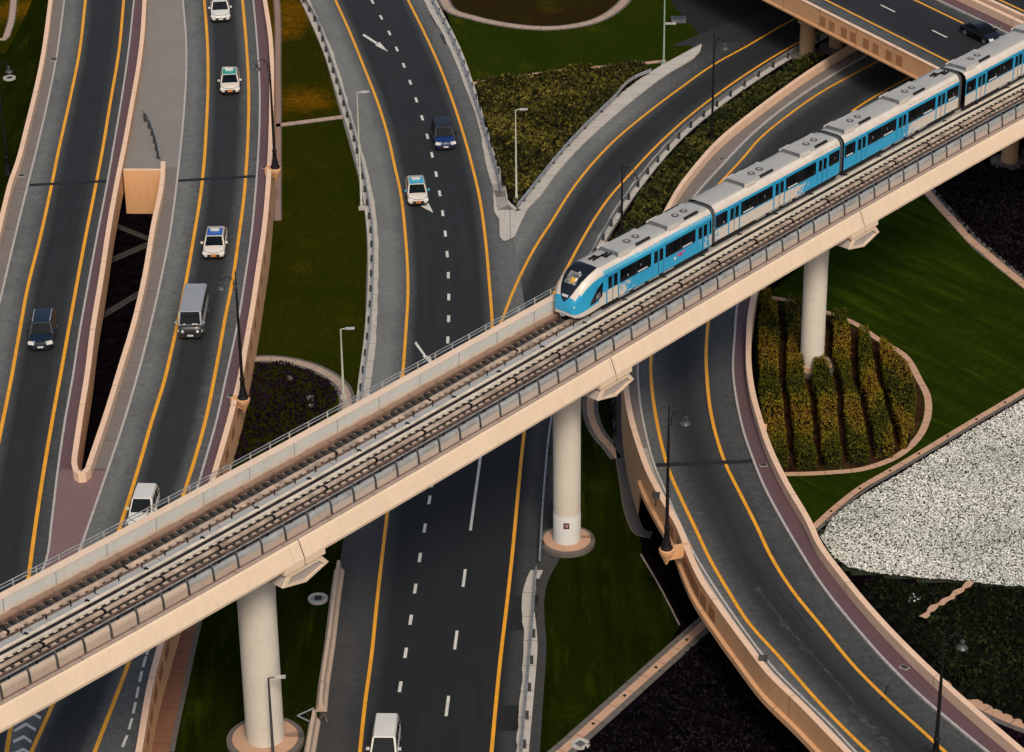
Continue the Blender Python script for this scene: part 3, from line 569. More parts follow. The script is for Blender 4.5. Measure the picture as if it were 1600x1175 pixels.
footpath([(1205, 742), (1222, 741.5), (1290.8, 739), (1356.8, 731), (1409.6, 708), (1440, 676), (1450, 648), (1449, 619.6), (1436, 593), (1417, 560), (1370, 529), (1338, 507), (1296, 490), (1222, 468), (1190, 463)], .55, zT, edge=.2)
footpath([(1436, 288), (1448.7, 300), (1466.8, 321.5), (1494.5, 351), (1515.7, 374.7), (1539, 393.8), (1558, 410.9), (1581.7, 430), (1640, 478)], .75, zT, edge=.5)
footpath([(1470, 1066), (1496.6, 1084), (1523, 1098), (1565, 1119), (1640, 1148)], .8, zT, edge=.4)
footpath([(425, -50), (432, 0), (434, 120), (434, 345)], .5, Z1, edge=.12, m=mat_conc('kerb_path', (.25, .17, .14), stain=.3))
footpath([(-60, 50), (-8, 60), (6, 62), (14, 45), (22, -10), (24, -50)], .6, Z1, edge=.1, m=pale)
footpath([(300, 950), (287, 1005), (268, 1090), (250, 1175), (240, 1240)], 1.15, Z1, edge=.35, m=BROWN)
sp = mat_conc('gravel_strip', (.06, .057, .055), stain=.5)
footpath([(964, 600), (966, 640), (969, 696), (977, 751), (988, 808), (1000, 832), (1018, 836)], .75, Z1, edge=.1, m=sp)
footpath([(1001, 866), (1030, 915), (1062, 977)], .06, Z1, edge=.05, m=pale)
# dirt tracks in the gap between the ramps
DIM = mat_conc('dim_track', (.030, .026, .024), stain=.6)
footpath([(165, 410), (200, 395), (245, 376)], .8, Z1, edge=.02, m=DIM); footpath([(155, 496), (195, 472), (235, 448)], .7, Z1, edge=.02, m=DIM); footpath([(180, 352), (210, 364), (250, 380)], .6, Z1, edge=.02, m=DIM)
# ================================================================= planting
_TY = [P(1500, y, zT(y))[1] for y in range(200, 330, 4)]; _TZ = [zT(y) for y in range(200, 330, 4)]
def leaves(name, poly, zf, dens, size, hgt, cols, label, cat, kind='stuff', jit=.35, lump=1.6, core=None, group=None, flat=.0):
    """thousands of leaf faces over a lumpy mound inside a traced outline"""
    W = np.array([P(x, y, zf(y)) for x, y in poly]); lo = W.min(0); hi = W.max(0)
    area = .5*abs(np.dot(W[:, 0], np.roll(W[:, 1], 1))-np.dot(W[:, 1], np.roll(W[:, 0], 1)))
    n = int(area*dens); k = int(n*((hi[0]-lo[0])*(hi[1]-lo[1])/area)*1.02)
    X = rng.uniform(lo[0], hi[0], k); Y = rng.uniform(lo[1], hi[1], k); ok = inpoly(X, Y, W); X = X[ok]; Y = Y[ok]; n = len(X)
    zb = float(np.mean(W[:, 2])); zp = zb
    if zf is zT: zp = np.interp(Y, _TY[::-1], _TZ[::-1])
    def lumpf(x, y): return (np.sin(x*2.1/lump+np.sin(y*1.3/lump)*1.7)+np.sin(y*2.7/lump+1.3+np.sin(x*1.9/lump)*1.4)+.6*np.sin((x+y)*4.1/lump))/2.6
    lf = lumpf(X, Y); Z = zp+hgt*(.62+.38*lf)*np.sqrt(rng.uniform(.25, 1, n))
    nrm = rng.normal(0, 1, (n, 3)); nrm[:, 2] = np.abs(nrm[:, 2])+flat; nrm /= np.linalg.norm(nrm, axis=1)[:, None]
    a = np.cross(nrm, rng.normal(0, 1, (n, 3))); a /= np.linalg.norm(a, axis=1)[:, None]; bb = np.cross(nrm, a)
    s = size*rng.uniform(.55, 1.25, n)[:, None]; C = np.stack([X, Y, Z], 1)
    V = np.stack([C-a*s*.5, C-bb*s*.32, C+a*s*.5, C+bb*s*.32], 1).reshape(-1, 3)
    cols = np.array(cols); ci = rng.integers(0, len(cols), n); big = np.clip((lumpf(X*.37+5, Y*.37+3)+1)/2, 0, 1)
    ci = np.where(rng.uniform(0, 1, n) < .6, np.clip((big*len(cols)).astype(int), 0, len(cols)-1), ci)
    T = np.repeat(np.c_[cols[ci]*rng.uniform(.65, 1.3, n)[:, None], np.ones(n)], 4, 0)
    F = np.arange(4*n).reshape(-1, 4).tolist()
    if core:      # soil-and-stem mass below the leaves
        gx = np.arange(lo[0], hi[0], .55); gy = np.arange(lo[1], hi[1], .55); XX, YY = np.meshgrid(gx, gy); inn = inpoly(XX.ravel(), YY.ravel(), W).reshape(XX.shape)
        ZZ = zb+hgt*(.5+.38*lumpf(XX, YY))*.8; ZZ[~inn] = zb
        i0 = len(V); V = np.r_[V, np.stack([XX, YY, ZZ], -1).reshape(-1, 3)]; T = np.r_[T, np.tile([*core, 1], (XX.size, 1))]
        nx = len(gx)
        for r in range(len(gy)-1):
            for c in range(nx-1):
                if inn[r, c] or inn[r+1, c+1]: q = i0+r*nx+c; F.append([q, q+1, q+nx+1, q+nx])
    base = np.array([*(W.mean(0)[:2]), zb]); me = bpy.data.meshes.new(name); me.from_pydata((V-base).tolist(), [], F); me.materials.append(LEAF)
    at = me.attributes.new('tint', 'FLOAT_COLOR', 'POINT'); at.data.foreach_set('color', T.astype('f').ravel())
    o = bpy.data.objects.new(name, me); o.location = base; COL.objects.link(o); return tag(o, label, cat, group, kind)
zz = lambda y: .02
GR1 = [(.020, .022, .006), (.030, .030, .007), (.050, .046, .009), (.085, .072, .012), (.12, .10, .018)]
leaves('shrub_bed', [(745, 132), (800, 125), (900, 112), (1000, 104), (1022, 112), (1000, 122), (957, 157), (891, 222), (826, 300), (806, 322), (790, 292), (772, 236), (750, 158)], zz, 42, .42, 1.1, GR1, 'broad bed of olive shrubs in the fork between main road and exit road', 'shrubs', core=(.010, .009, .004))
leaves('shrub_bed', [(1245, 97), (1290, 92), (1232, 132), (1170, 178), (1118, 232), (1078, 276), (1050, 308), (1024, 350), (990, 385), (945, 405), (950, 390), (980, 345), (1005, 302), (1036, 262), (1080, 216), (1132, 172)], zz, 42, .40, 1.0, [(.016, .022, .006), (.026, .032, .008), (.045, .05, .010), (.075, .07, .014)], 'narrow strip of green shrubs between exit road guard rail and curved parapet', 'shrubs', core=(.008, .009, .004))
PUR = [(.006, .002, .0065), (.009, .003, .0095), (.012, .004, .012), (.015, .006, .0145)]
leaves('ground_cover', [(362, 730), (385, 600), (398, 568), (440, 566), (490, 582), (520, 600), (528, 622), (500, 660), (430, 700)], zz, 30, .30, .35, PUR, 'dark purple ground cover in the rounded bed left of the main road', 'ground cover')
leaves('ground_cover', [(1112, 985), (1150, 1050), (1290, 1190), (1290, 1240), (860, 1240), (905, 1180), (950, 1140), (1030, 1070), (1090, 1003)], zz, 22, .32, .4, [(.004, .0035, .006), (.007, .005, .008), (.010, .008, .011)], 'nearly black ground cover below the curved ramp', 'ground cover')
leaves('ground_cover', [(1462, 306), (1480, 290), (1560, 245), (1640, 235), (1640, 465), (1600, 436), (1560, 404), (1510, 362)], zT, 22, .32, .4, [(.004, .0035, .006), (.007, .005, .008), (.010, .008, .011)], 'dark purple ground cover beyond the far lawn at the right edge', 'ground cover')
leaves('ground_cover', [(936, 618), (942, 640), (950, 668), (962, 690), (963, 620)], zz, 40, .28, .5, [(.010, .008, .006), (.02, .014, .010)], 'small dark planting beside the path under the viaduct', 'ground cover')
leaves('ground_cover', [(1345, 912), (1400, 916), (1500, 920), (1640, 930), (1640, 1140), (1570, 1110), (1500, 1080), (1440, 1015)], zT, 40, .36, .8, [(.004, .0055, .0024), (.0065, .009, .003), (.010, .013, .004), (.016, .020, .005)], 'dark evergreen ground cover below the white flower bed', 'ground cover', core=(.003, .004, .002))
leaves('ground_cover', [(1545, 1130), (1600, 1150), (1640, 1165), (1640, 1240), (1600, 1200)], zT, 30, .3, .4, PUR, 'plum ground cover in the bottom right corner', 'ground cover')
wf = [(1282, 842), (1300, 812), (1345, 778), (1392, 750), (1437, 723), (1482, 696), (1527, 669), (1572, 642), (1640, 602), (1640, 922), (1550, 914), (1460, 906), (1380, 898), (1328, 890), (1300, 868)]
leaves('flower_foliage', wf, zT, 22, .30, .22, [(.03, .04, .022), (.05, .058, .035)], 'dark green foliage between the white flowers', 'flower bed', core=(.022, .028, .016))
leaves('flower_bed', wf, lambda y: zT(y)+.14, 165, .165, .24, [(.50, .53, .46), (.64, .66, .59), (.74, .74, .67), (.78, .78, .72)], 'wide bed of white bedding flowers at the right edge', 'flower bed', flat=3.2)
# white tufts scattered in the dark beds
def tufts(pts, zf, r, cols, name='pale_bush', label='', group=None):
    for i, (x, y, k) in enumerate(pts):
        c = P(x, y, zf(y)); n = 70; V = []; F = []; T = []
        for j in range(n):
            q = c+rng.normal(0, 1, 3)*np.array([r*k*.6, r*k*.6, .10*k])+np.array([0, 0, .35]); a = rng.normal(0, 1, 3); a /= np.linalg.norm(a); b2 = np.cross(a, rng.normal(0, 1, 3)); b2 /= np.linalg.norm(b2)
            s = rng.uniform(.06, .13); i0 = len(V); V += [q-a*s, q-b2*s*.6, q+a*s, q+b2*s*.6]; F.append([i0, i0+1, i0+2, i0+3]); T += [[*cols[j % len(cols)], 1]]*4
        me = bpy.data.meshes.new(name); me.from_pydata((np.array(V)-c).tolist(), [], F); me.materials.append(LEAF)
        at = me.attributes.new('tint', 'FLOAT_COLOR', 'POINT'); at.data.foreach_set('color', np.array(T, 'f').ravel())
        o = bpy.data.objects.new(name, me); o.location = c; COL.objects.link(o); tag(o, label[i] if isinstance(label, list) else label, 'plant', group)
PW_ = [(.10, .085, .08), (.04, .03, .035), (.22, .20, .185), (.02, .012, .018)]
tufts([(453, 597, .6), (484, 627, .7), (488, 640, .5)], zz, .3, PW_, 'pale_plant', ['small pale plant, farthest one in the rounded purple bed', 'largest of the pale plants in the rounded purple bed', 'small pale plant, nearest one in the rounded purple bed'], 'pale plants in the rounded purple bed')
tufts([(1427, 942, 1)], zT, .35, [(.55, .57, .55), (.4, .42, .42)], 'pale_plant', 'lone silvery white plant in the dark evergreen bed')
# bare patch in the dark bed
b = MB(); b.sweep(pathX([(1442, 965), (1460, 948), (1478, 938), (1492, 928), (1520, 908)], lambda y: zT(y)+.95, 6), lambda i, p: [(-.22-.1*math.sin(i*2.3), 0), (.22+.1*math.cos(i*1.7), 0)], PATHM, closed=False); struct('path', b, recalc=False)
# clipped hedge rows of the garden
HC = [(.040, .046, .004), (.085, .078, .006), (.145, .115, .008), (.185, .12, .011), (.13, .062, .012)]
def hedge(cl, cr, y0, y1, label, h=1.55):
    V = []; F = []; T = []
    ys = np.linspace(y0, y1, 40); L = [P(cl(y), y, zT(y)) for y in ys]; Rr = [P(cr(y), y, zT(y)) for y in ys]; base = (L[20]+Rr[20])/2
    # core
    ns = 7
    for i, (a, c) in enumerate(zip(L, Rr)):
        e = min(1, i/.6, (39-i)/.6)
        for j in range(ns+4):
            if j in (0, ns+3): p = (a if j == 0 else c)+np.array([0, 0, 0])
            elif j in (1, ns+2): p = (a*.96+c*.04 if j == 1 else c*.96+a*.04)+np.array([0, 0, h*.72*e])
            else: t = .08+.84*(j-2)/(ns-1); p = a*(1-t)+c*t+np.array([0, 0, h*(.82+.1*math.sin(i*1.3+j*2))*e])
            V.append(p); T.append([.008, .007, .003, 1])
    k = ns+4
    for i in range(39):
        for j in range(k-1): F.append([i*k+j, (i+1)*k+j, (i+1)*k+j+1, i*k+j+1])
    area = sum(np.linalg.norm(c-a)*.5 for a, c in zip(L, Rr))*h/1.2*1.0
    n = int(7500*abs(y1-y0)/250)
    cols = np.array(HC); ph = random.random()*9
    for q in range(n):
        i = random.uniform(0, 38.99); f = int(i); t = i-f; a = L[f]*(1-t)+L[f+1]*t; c = Rr[f]*(1-t)+Rr[f+1]*t
        if random.random() < .7: u = random.uniform(.0, 1); p = a*(1-u)+c*u+np.array([0, 0, h*random.uniform(.8, 1.05)])
        else:
            u = random.choice((0, 0, 1)); p = a*(1-u)+c*u+np.array([random.uniform(-.08, .08), 0, h*random.uniform(.05, .95)])
        if random.random() < .07:
            k_ = random.choice((0, 39)); u = random.random(); p = L[k_]*(1-u)+Rr[k_]*u+np.array([0, random.uniform(-.12, .12), h*random.uniform(.05, 1)])
        p = p+np.array([0, 0, .07*math.sin(p[1]*2.2+ph)])
        v = rng.normal(0, 1, 3); v[2] = abs(v[2])+.4; v /= np.linalg.norm(v); aa = np.cross(v, rng.normal(0, 1, 3)); aa /= np.linalg.norm(aa); bb = np.cross(v, aa); s = random.uniform(.10, .19)
        i0 = len(V); V += [p-aa*s*.5, p-bb*s*.35, p+aa*s*.5, p+bb*s*.35]; F.append([i0, i0+1, i0+2, i0+3])
        w_ = .5+.5*math.sin(p[1]*.55+ph+math.sin(p[0]*1.5)); ci = int(min(4, max(0, random.gauss(w_*3.9, .9)))); col = cols[ci]*random.uniform(.7, 1.35); T += [[*col, 1]]*4
    me = bpy.data.meshes.new('hedge_row'); me.from_pydata((np.array(V)-base).tolist(), [], F); me.materials.append(LEAF)
    at = me.attributes.new('tint', 'FLOAT_COLOR', 'POINT'); at.data.foreach_set('color', np.array(T, 'f').ravel())
    o = bpy.data.objects.new('hedge_row', me); o.location = base; COL.objects.link(o); tag(o, label, 'hedge', 'clipped hedge rows of the round garden')
hy = [-22, -22]   # hedge tops appear higher in the picture than their feet, so the traced tops are lowered to foot level
dn = 23
gaps = [cy((1222, 475), (1225, 600), (1239, 706)), cy((1262, 475), (1265, 590), (1285.5, 728)), cy((1293.5, 496), (1300, 567), (1306.6, 580), (1312, 646), (1323.8, 712)), cy((1333, 525), (1336, 570), (1349, 633), (1362, 685.5), (1368.7, 709)), cy((1367, 541), (1375, 580), (1391, 646), (1404, 685.5))]
sh = lambda c, dx: (lambda y: c(y-dn)+dx+1.7*math.sin(y*.055+dx*.4)+1.0*math.sin(y*.13))
h0l = cy((1187, 470), (1184, 560), (1190, 640), (1200, 690), (1212, 735)); h5r = cy((1385, 532), (1404, 555), (1422, 585), (1430, 620), (1427, 655), (1408, 690))
hedge(sh(h0l, 2), sh(gaps[0], -8), 496, 733, 'clipped hedge row closest to the curved parapet')
hedge(sh(gaps[0], 7), sh(gaps[1], -8), 486, 735, 'clipped hedge row running behind the left side of the round pier')
hedge(sh(gaps[1], 7), sh(gaps[2], -8), 486, 732, 'clipped hedge row running down from the foot of the round pier')
hedge(sh(gaps[2], 7), sh(gaps[3], -8), 508, 727, 'clipped hedge row just right of the round pier')
hedge(sh(gaps[3], 7), sh(gaps[4], -8), 535, 716, 'second clipped hedge row from the curved garden path')
hedge(sh(gaps[4], 7), sh(h5r, 0), 552, 702, 'outermost clipped hedge row beside the curved garden path')
hedge(sh(cy((1178, 452), (1180, 474)), 0), sh(cy((1203, 450), (1203, 474)), 0), 474, 498, 'small rounded hedge block at the far end beside the parapet')
mu = MB(); poly_sheet(mu, [P(x, y, zT(y)+.02) for x, y in ((1185, 470), (1290, 490), (1370, 530), (1415, 560), (1434, 595), (1444, 640), (1430, 680), (1400, 712), (1350, 730), (1220, 738), (1190, 660))], SOIL2); struct('garden_soil', mu, recalc=False)
# ================================================================= metro viaduct
ZD = 16.5
gA = P(0, 1103.8, ZD); gB = P(1600, 184.7, ZD); gd = (gB-gA)/np.linalg.norm(gB-gA); gn = np.array([-gd[1], gd[0], 0])
def GP(s, u=0.0, z=0.0):
    off = -.30+.0042*(s-38)**2/38*0.9 if False else float(np.polyval(_gp, s)); return gA+gd*s+gn*(u+off)+np.array([0, 0, z])
_gp = np.polyfit([0, 6.1, 13.1, 20.6, 29.9, 37.8, 44.4, 55, 61.7, 73.6, 81.4, 99.7, 107.2], [0, -.15, -.15, -.36, -.38, -.34, -.28, -.05, .02, .05, .15, .05, .02], 3)
S0, S1 = -14.0, 122.0
gpath = [GP(s) for s in np.linspace(S0, S1, 90)]
via = thing('metro_viaduct', 'long pale elevated railway viaduct crossing the whole scene on round piers', 'viaduct', (GP(50)[0], GP(50)[1], 0))
WG = 7.55
joints = [S0, -8.0, 23.1, 53.6, 84.0, 115.5, S1]
for a, c in zip(joints, joints[1:]):
    pp = [GP(s) for s in np.linspace(a+.04, c-.04, 20)]; b = MB()
    b.sweep(pp, [(0, 0), (-.10, -.12), (-.52, -1.12), (-.50, -1.3), (.6, -1.75), (2.2, -2.35), (WG-2.2, -2.35), (WG-.6, -1.75), (WG+.5, -1.3), (WG+.52, -1.12), (WG+.1, -.12), (WG, 0)], FASCIA); b.build('girder', via)
for j in joints[1:-1]:
    for s0, s1 in ((j-1.75, j-.06), (j+.06, j+1.75)):
        pp = [GP(s0), GP(s1)]; b = MB()
        b.sweep(pp, [(-.53, -1.13), (-.56, -1.6), (-.1, -1.6), (.2, -1.3)], FASCIA); b.build('bearing_block', via)
    b = MB(); b.sweep([GP(j-.035), GP(j+.035)], [(.05, -.03), (-.08, -.13), (-.49, -1.13), (-.45, -1.2), (.3, -1.2)], BLACK); b.build('joint_gap', via)
def bar(parent, name, u0, u1, z0_, z1, m, s0=S0, s1=S1):
    b = MB(); b.sweep([GP(s) for s in np.linspace(s0, s1, 90)], [(u0, z0_), (u0, z1), (u1, z1), (u1, z0_)], m); return b.build(name, parent)
bar(via, 'edge_ledge', .0, .62, .004, .06, mat_conc('ledge', (.33, .27, .225), joint=4, stain=.4)); bar(via, 'track_bed', .62, 4.42, .004, .02, mat_plain('near_slab_shade', (.022, .020, .019), .9, 0, .4, 1.5))  # near bed coloured almost black in place of shadows between the blocks
bar(via, 'centre_walkway', 4.46, 4.92, .004, .10, mat_conc('walkway', (.34, .345, .34), joint=5, stain=.3)); bar(via, 'track_bed', 4.92, 7.05, .004, .02, mat_conc('far_slab', (.040, .034, .029), stain=.5))
# far parapet: light inner panel, tan coping
fp = MB(); fp.sweep(gpath, [(7.02, 0), (7.04, .45), (7.0, .47), (6.98, 1.16), (6.96, 1.22), (7.58, 1.22), (7.6, 0)], [mat_conc('panel_tan', (.60, .51, .42), joint=4, stain=.2), FASCIA, mat_conc('panel_grey', (.52, .525, .50), joint=4, stain=.2), FASCIA, mat_conc('coping', (.66, .52, .40), stain=.25), FASCIA, FASCIA]); fp.build('far_parapet', via)
hr = thing('handrail', 'thin steel handrail along the far edge of the viaduct', 'handrail', GP(50, 7.62, 1.2))
for z in (1.62, 1.40):
    b = MB(); b.tube([GP(s, 7.68, z) for s in np.linspace(S0, S1, 70)], .035, STEEL, 6); b.build('rail', hr)
for s in np.arange(-10, S1, 1.75):
    b = MB(); p = GP(s, 7.66, 1.4); b.box(p, (.09, .09, .5), STEEL); b.build('post', hr)
# near fence
fe = thing('viaduct_fence', 'grey and tan panel fence with curved posts along the near edge of the viaduct', 'fence', GP(50, .4, 0))
ss = np.arange(S0+.5, S1, 2.0)
for s in ss:
    b = MB(); b.sweep([GP(s-.05), GP(s+.05)], [(.30, .02), (.36, .5), (.40, .8), (.56, 1.18), (.64, 1.2), (.60, 1.1), (.48, .8), (.46, .5), (.44, .02)], mat_plain('post_grey', (.10, .10, .10), .5, .4)); b.build('post', fe)
for s in ss[:-1]:
    b = MB(); pp = [GP(s+.09), GP(s+1.91)]
    b.sweep(pp, [(.40, .09), (.41, .55), (.44, .55), (.43, .09)], TANP if s < 26 else mat_conc('tan_panel_clean', (.45, .375, .31), stain=.2))
    b.sweep(pp, [(.41, .56), (.44, .74), (.53, .93), (.56, .92), (.47, .72), (.44, .56)], mat_conc('tan_upper', (.46, .37, .29), stain=.3) if s < 14 else GREYP); b.build('panel', fe)
b = MB(); b.tube([GP(s, .60, 1.2) for s in np.linspace(S0, S1, 70)], .04, STEEL, 6); b.build('handrail', fe)
b = MB(); b.sweep(gpath, [(.27, .06), (.27, .10), (.31, .10), (.31, .06)], mat_plain('rust_line', (.14, .05, .03), .7)); b.build('cable', fe)
b = MB(); b.sweep(gpath, [(.95, .02), (.95, .62), (.99, .62), (.99, .02)], GREYP); b.build('inner_screen', fe)
for s in np.arange(S0+1.5, S1, 2.0):
    b = MB(); b.box(GP(s, .93, .75), (.1, .1, .32), DKMETAL); b.build('bracket', fe)
# tracks
BED_SHADE = mat_plain('bed_shade_black', (.012, .011, .011), .9, 0, .3, 2)  # black for low sleeper faces, stands in for shadows the soft sun lacks
def track(label, r1, r2, mats):
    t = thing('railway_track', label, 'track', GP(50, (r1+r2)/2, 0), 'tracks on the viaduct')
    for r, m, wd in ((r1, mats[0], .12), (r2, mats[1], .26 if mats[1] is CREAM else .14)):
        b = MB(); b.sweep(gpath, [(r-wd/2-.03, .02), (r-wd/2-.03, .06), (r-wd/2, .08), (r-wd/2, .19), (r+wd/2, .19), (r+wd/2, .08), (r+wd/2+.03, .06), (r+wd/2+.03, .02)], m); b.build('rail', t)
    M = np.column_stack((gd, gn, [0, 0, 1.0])); rest = MB(); proto = None; base = np.array(t['_base'])
    for k, s in enumerate(np.arange(-6, S1, .66)):
        c = GP(s, (r1+r2)/2, 0)
        def blk(b, c): b.sweep([c-gd*.17, c+gd*.17], [(-.64, .02), (-.64, .16), (-.38, .16), (-.38, .035), (.44, .035), (.44, .10), (.60, .10), (.60, .02)], [TROUGH, TROUGH, TROUGH, BED_SHADE, BED_SHADE, BED_SHADE, BED_SHADE, BED_SHADE])
        if k >= 100: blk(rest, c)
        elif proto is None: b = MB(); blk(b, c); proto = b.build('sleeper', t); c0 = c
        else:
            o = proto.copy(); COL.objects.link(o); o.parent = t; o.location = tuple(c-c0)
    o = rest.build('sleeper', t); o['kind'] = 'stuff'; return t
tn = track('near track of the viaduct with cream rail, no train on it', 2.14, 3.56, (RUST, CREAM)); tf = track('far track of the viaduct, under the train', 4.98, 6.40, (RUST, RUST))
def cond(label, u, wd, h, m, ps, br):
    t = thing('conductor_rail', label, 'conductor rail', GP(50, u, 0), 'conductor rails and troughs on the viaduct'); b = MB(); b.sweep(gpath, [(u-wd/2, h-.14), (u-wd/2, h-.03), (u-wd*.3, h), (u+wd*.3, h), (u+wd/2, h-.03), (u+wd/2, h-.14)], m); b.build('cover', t)
    for s in np.arange(S0+1, S1, ps):
        b = MB(); b.box(GP(s, u+br, h/2+.02), (.16, wd+.10, h+.04), DKMETAL, np.column_stack((gd, gn, [0, 0, 1.0]))); b.build('bracket', t)
    return t
cond('cream covered conductor rail beside the near track', 4.08, .20, .34, CREAM, 4.6, .09); cond('tan pipe-like trough in the middle of the near track', 2.84, .30, .26, TROUGH, 4.6, 0); cond('tan trough in the middle of the far track', 5.42, .28, .24, TROUGH, 9.0, 0)
bar(via, 'brown_slab', 6.52, 6.98, .02, .27, SLABB); bar(via, 'slab_lip', 6.86, 6.92, .27, .33, TROUGH)
wp = MB()
for s in np.arange(S0+1, S1, 1.85): wp.box(GP(s, 4.72, .28), (.07, .07, .4), DKMETAL)
wp.build('marker_posts', via)
# piers
def pier(label, px, py, zb, r, s, paint=False, face=True):
    c = P(px, py, zb); top = GP(s, 3.8, -2.35); t = thing('viaduct_pier', label, 'pier', c, 'round piers of the viaduct')
    H = top[2]-c[2]-.9; b = MB(); b.lathe(c, [(r*1.0, 0), (r, H*.25), (r*1.0, H*.8), (r*1.04, H*.93), (r*1.10, H)], PIERM, 40, cap=False); b.build('column', t, smooth=40)
    b = MB()   # cap beam: faceted end faces with a recessed panel
    ctr = np.array([c[0], c[1], 0]); A0 = GP(s, -.42, -1.72); 
    prof = [(-1.5, 0), (1.5, 0), (2.0, -.6), (0, -1.1), (-2.0, -.6)]
    for u0, u1 in ((-.42, 7.97),):
        f0 = [GP(s+a, u0, -1.72+z) for a, z in prof]; f1 = [GP(s+a, u1, -1.72+z) for a, z in prof]
        for k in range(5): b.face([f0[k], f0[(k+1) % 5], f1[(k+1) % 5], f1[k]], CAPIN)
        b.face(f0, FASCIA); b.face(f1[::-1], FASCIA)
    b.build('cap_beam', t)
    b = MB()   # raised rim round the end face leaves the middle recessed
    o_ = [(a, z) for a, z in prof]; cen = (0, -.48); inn = [(cen[0]+(a-cen[0])*.80, cen[1]+(z-cen[1])*.70) for a, z in prof]
    for k in range(5):
        q = (k+1) % 5; F0 = [GP(s+o_[k][0], -.55, -1.72+o_[k][1]), GP(s+o_[q][0], -.55, -1.72+o_[q][1]), GP(s+inn[q][0], -.55, -1.72+inn[q][1]), GP(s+inn[k][0], -.55, -1.72+inn[k][1])]
        b.face(F0, FASCIA); B0 = [GP(s+o_[k][0], -.42, -1.72+o_[k][1]), GP(s+o_[q][0], -.42, -1.72+o_[q][1])]; b.face([F0[0], F0[1], B0[1], B0[0]], FASCIA)
        B1 = [GP(s+inn[k][0], -.425, -1.72+inn[k][1]), GP(s+inn[q][0], -.425, -1.72+inn[q][1])]; b.face([F0[3], F0[2], B1[1], B1[0]], FASCIA)
    poly = [GP(s+a, -.424, -1.72+z) for a, z in inn]; b.face(poly, CAPIN); b.build('end_face', t)
    b = MB(); b.lathe(c+np.array([0, 0, .0]), [(r*2.05, 0), (r*2.05, .32), (r*1.72, .36)], PATHB, 40); b.lathe(c+np.array([0, 0, .02]), [(r*1.74, .2), (r*1.74, .38), (r*1.02, .42)], PATHM, 40); b.build('plinth', t, smooth=40)
    if paint:
        b = MB(); b.lathe(c, [(r*1.012, .3), (r*1.012, 2.7), (r*1.002, 2.72)], mat_conc('painted_band', (.56, .57, .55), stain=.12), 40, cap=False); b.build('painted_band', t, smooth=40)
        b = MB(); d_ = np.array([-.06, -1, 0]); d_ /= np.linalg.norm(d_); n_ = np.array([-d_[1], d_[0], 0])
        red = mat_plain('maroon_sign', (.12, .012, .03), .5); wh = mat_plain('sign_white', (.7, .6, .6), .5)
        M = np.column_stack((n_, -d_, [0, 0, 1.0])); b.box(c+d_*(r*1.03)+np.array([0, 0, 2.05]), (.42, .03, .46), red, M)
        for dx, dz, sx, sz in ((-.05, .06, .16, .05), (.07, .0, .05, .16), (.0, -.08, .14, .04), (.1, .1, .06, .06)): b.box(c+d_*(r*1.03+.02)+n_*dx+np.array([0, 0, 2.05+dz]), (sx, .012, sz), wh, M)
        b.build('notice', t)
    return t
pier('broad round pier at the lower left standing on a tan plinth', 415, 1160, 0, 1.22, 23.1)
pier('round pier with a small maroon notice beside the main road', 886, 849, 0, .98, 53.6, True)
pier('round pier rising from the hedge garden', 1268, 575, 1.6, .93, 84.0)
# ================================================================= train
BLUE = mat_plain('train_blue', (.025, .33, .58), .35, 0, .06, .5, .5, .3); ROOFM = mat_conc('train_roof', (.34, .345, .33), stain=.28, rough=.55)
CREAMT = mat_plain('train_cream', (.62, .56, .49), .4, 0, .06, .8, .5, .2); TGLASS = mat_plain('train_glass', (.008, .010, .012), .12, 0, .4, .8, .6)
PALEB = mat_plain('train_sky', (.12, .42, .60), .4, 0, .08, .5); UNDER = mat_plain('underframe', (.012, .010, .010), .8, 0, .3)
FANM = mat_plain('fan_dark', (.11, .115, .12), .5, .2); WHITEB = mat_plain('white_strip', (.75, .76, .74), .4, 0, .05); YB = mat_plain('yellow_board', (.75, .42, .03), .5)
GREYB = mat_plain('reflection_grey', (.20, .21, .20), .4, 0, .6, 4)  # flat grey for reflections painted onto the train glass
def mat_livery(name, stops, seed):
    """blue and cream panels that break into each other in small squares along the car"""
    m, t, b = nodes(name); tc = t.nodes.new('ShaderNodeTexCoord'); sx = t.nodes.new('ShaderNodeSeparateXYZ'); t.links.new(tc.outputs['Object'], sx.inputs[0])
    sn = t.nodes.new('ShaderNodeVectorMath'); sn.operation = 'SNAP'; sn.inputs[1].default_value = (.22, 9, .22); t.links.new(tc.outputs['Object'], sn.inputs[0])
    wn = t.nodes.new('ShaderNodeTexWhiteNoise'); t.links.new(sn.outputs[0], wn.inputs['Vector'])
    mr = ramp(t, sx.outputs[0], -8.2, 8.2); cr = t.nodes.new('ShaderNodeValToRGB'); t.links.new(mr, cr.inputs[0])
    el = cr.color_ramp.elements; el[0].position, el[1].position = stops[0][0], stops[-1][0]; el[0].color = (*[stops[0][1]]*3, 1); el[1].color = (*[stops[-1][1]]*3, 1)
    for p, v in stops[1:-1]: e = el.new(p); e.color = (v, v, v, 1)
    mx = t.nodes.new('ShaderNodeMath'); mx.operation = 'SUBTRACT'; t.links.new(cr.outputs[0], mx.inputs[0]); ns = mixc(t, .5, wn.outputs[0], noise(t, 1.2, 3, tc.outputs['Object'])); t.links.new(ns, mx.inputs[1])
    f = ramp(t, mx.outputs[0], -.12, .12)
    t.links.new(mixc(t, f, (.60, .54, .47), (.025, .33, .58)), b.inputs['Base Color']); b.inputs['Roughness'].default_value = .4; b.inputs['Coat Weight'].default_value = .2
    MATS[name] = m; return m
train = thing('metro_train', 'pale blue and cream driverless metro train running along the viaduct', 'train', GP(80, 5.66, .19))
HW, RH, FZ = 1.33, 3.35, .55
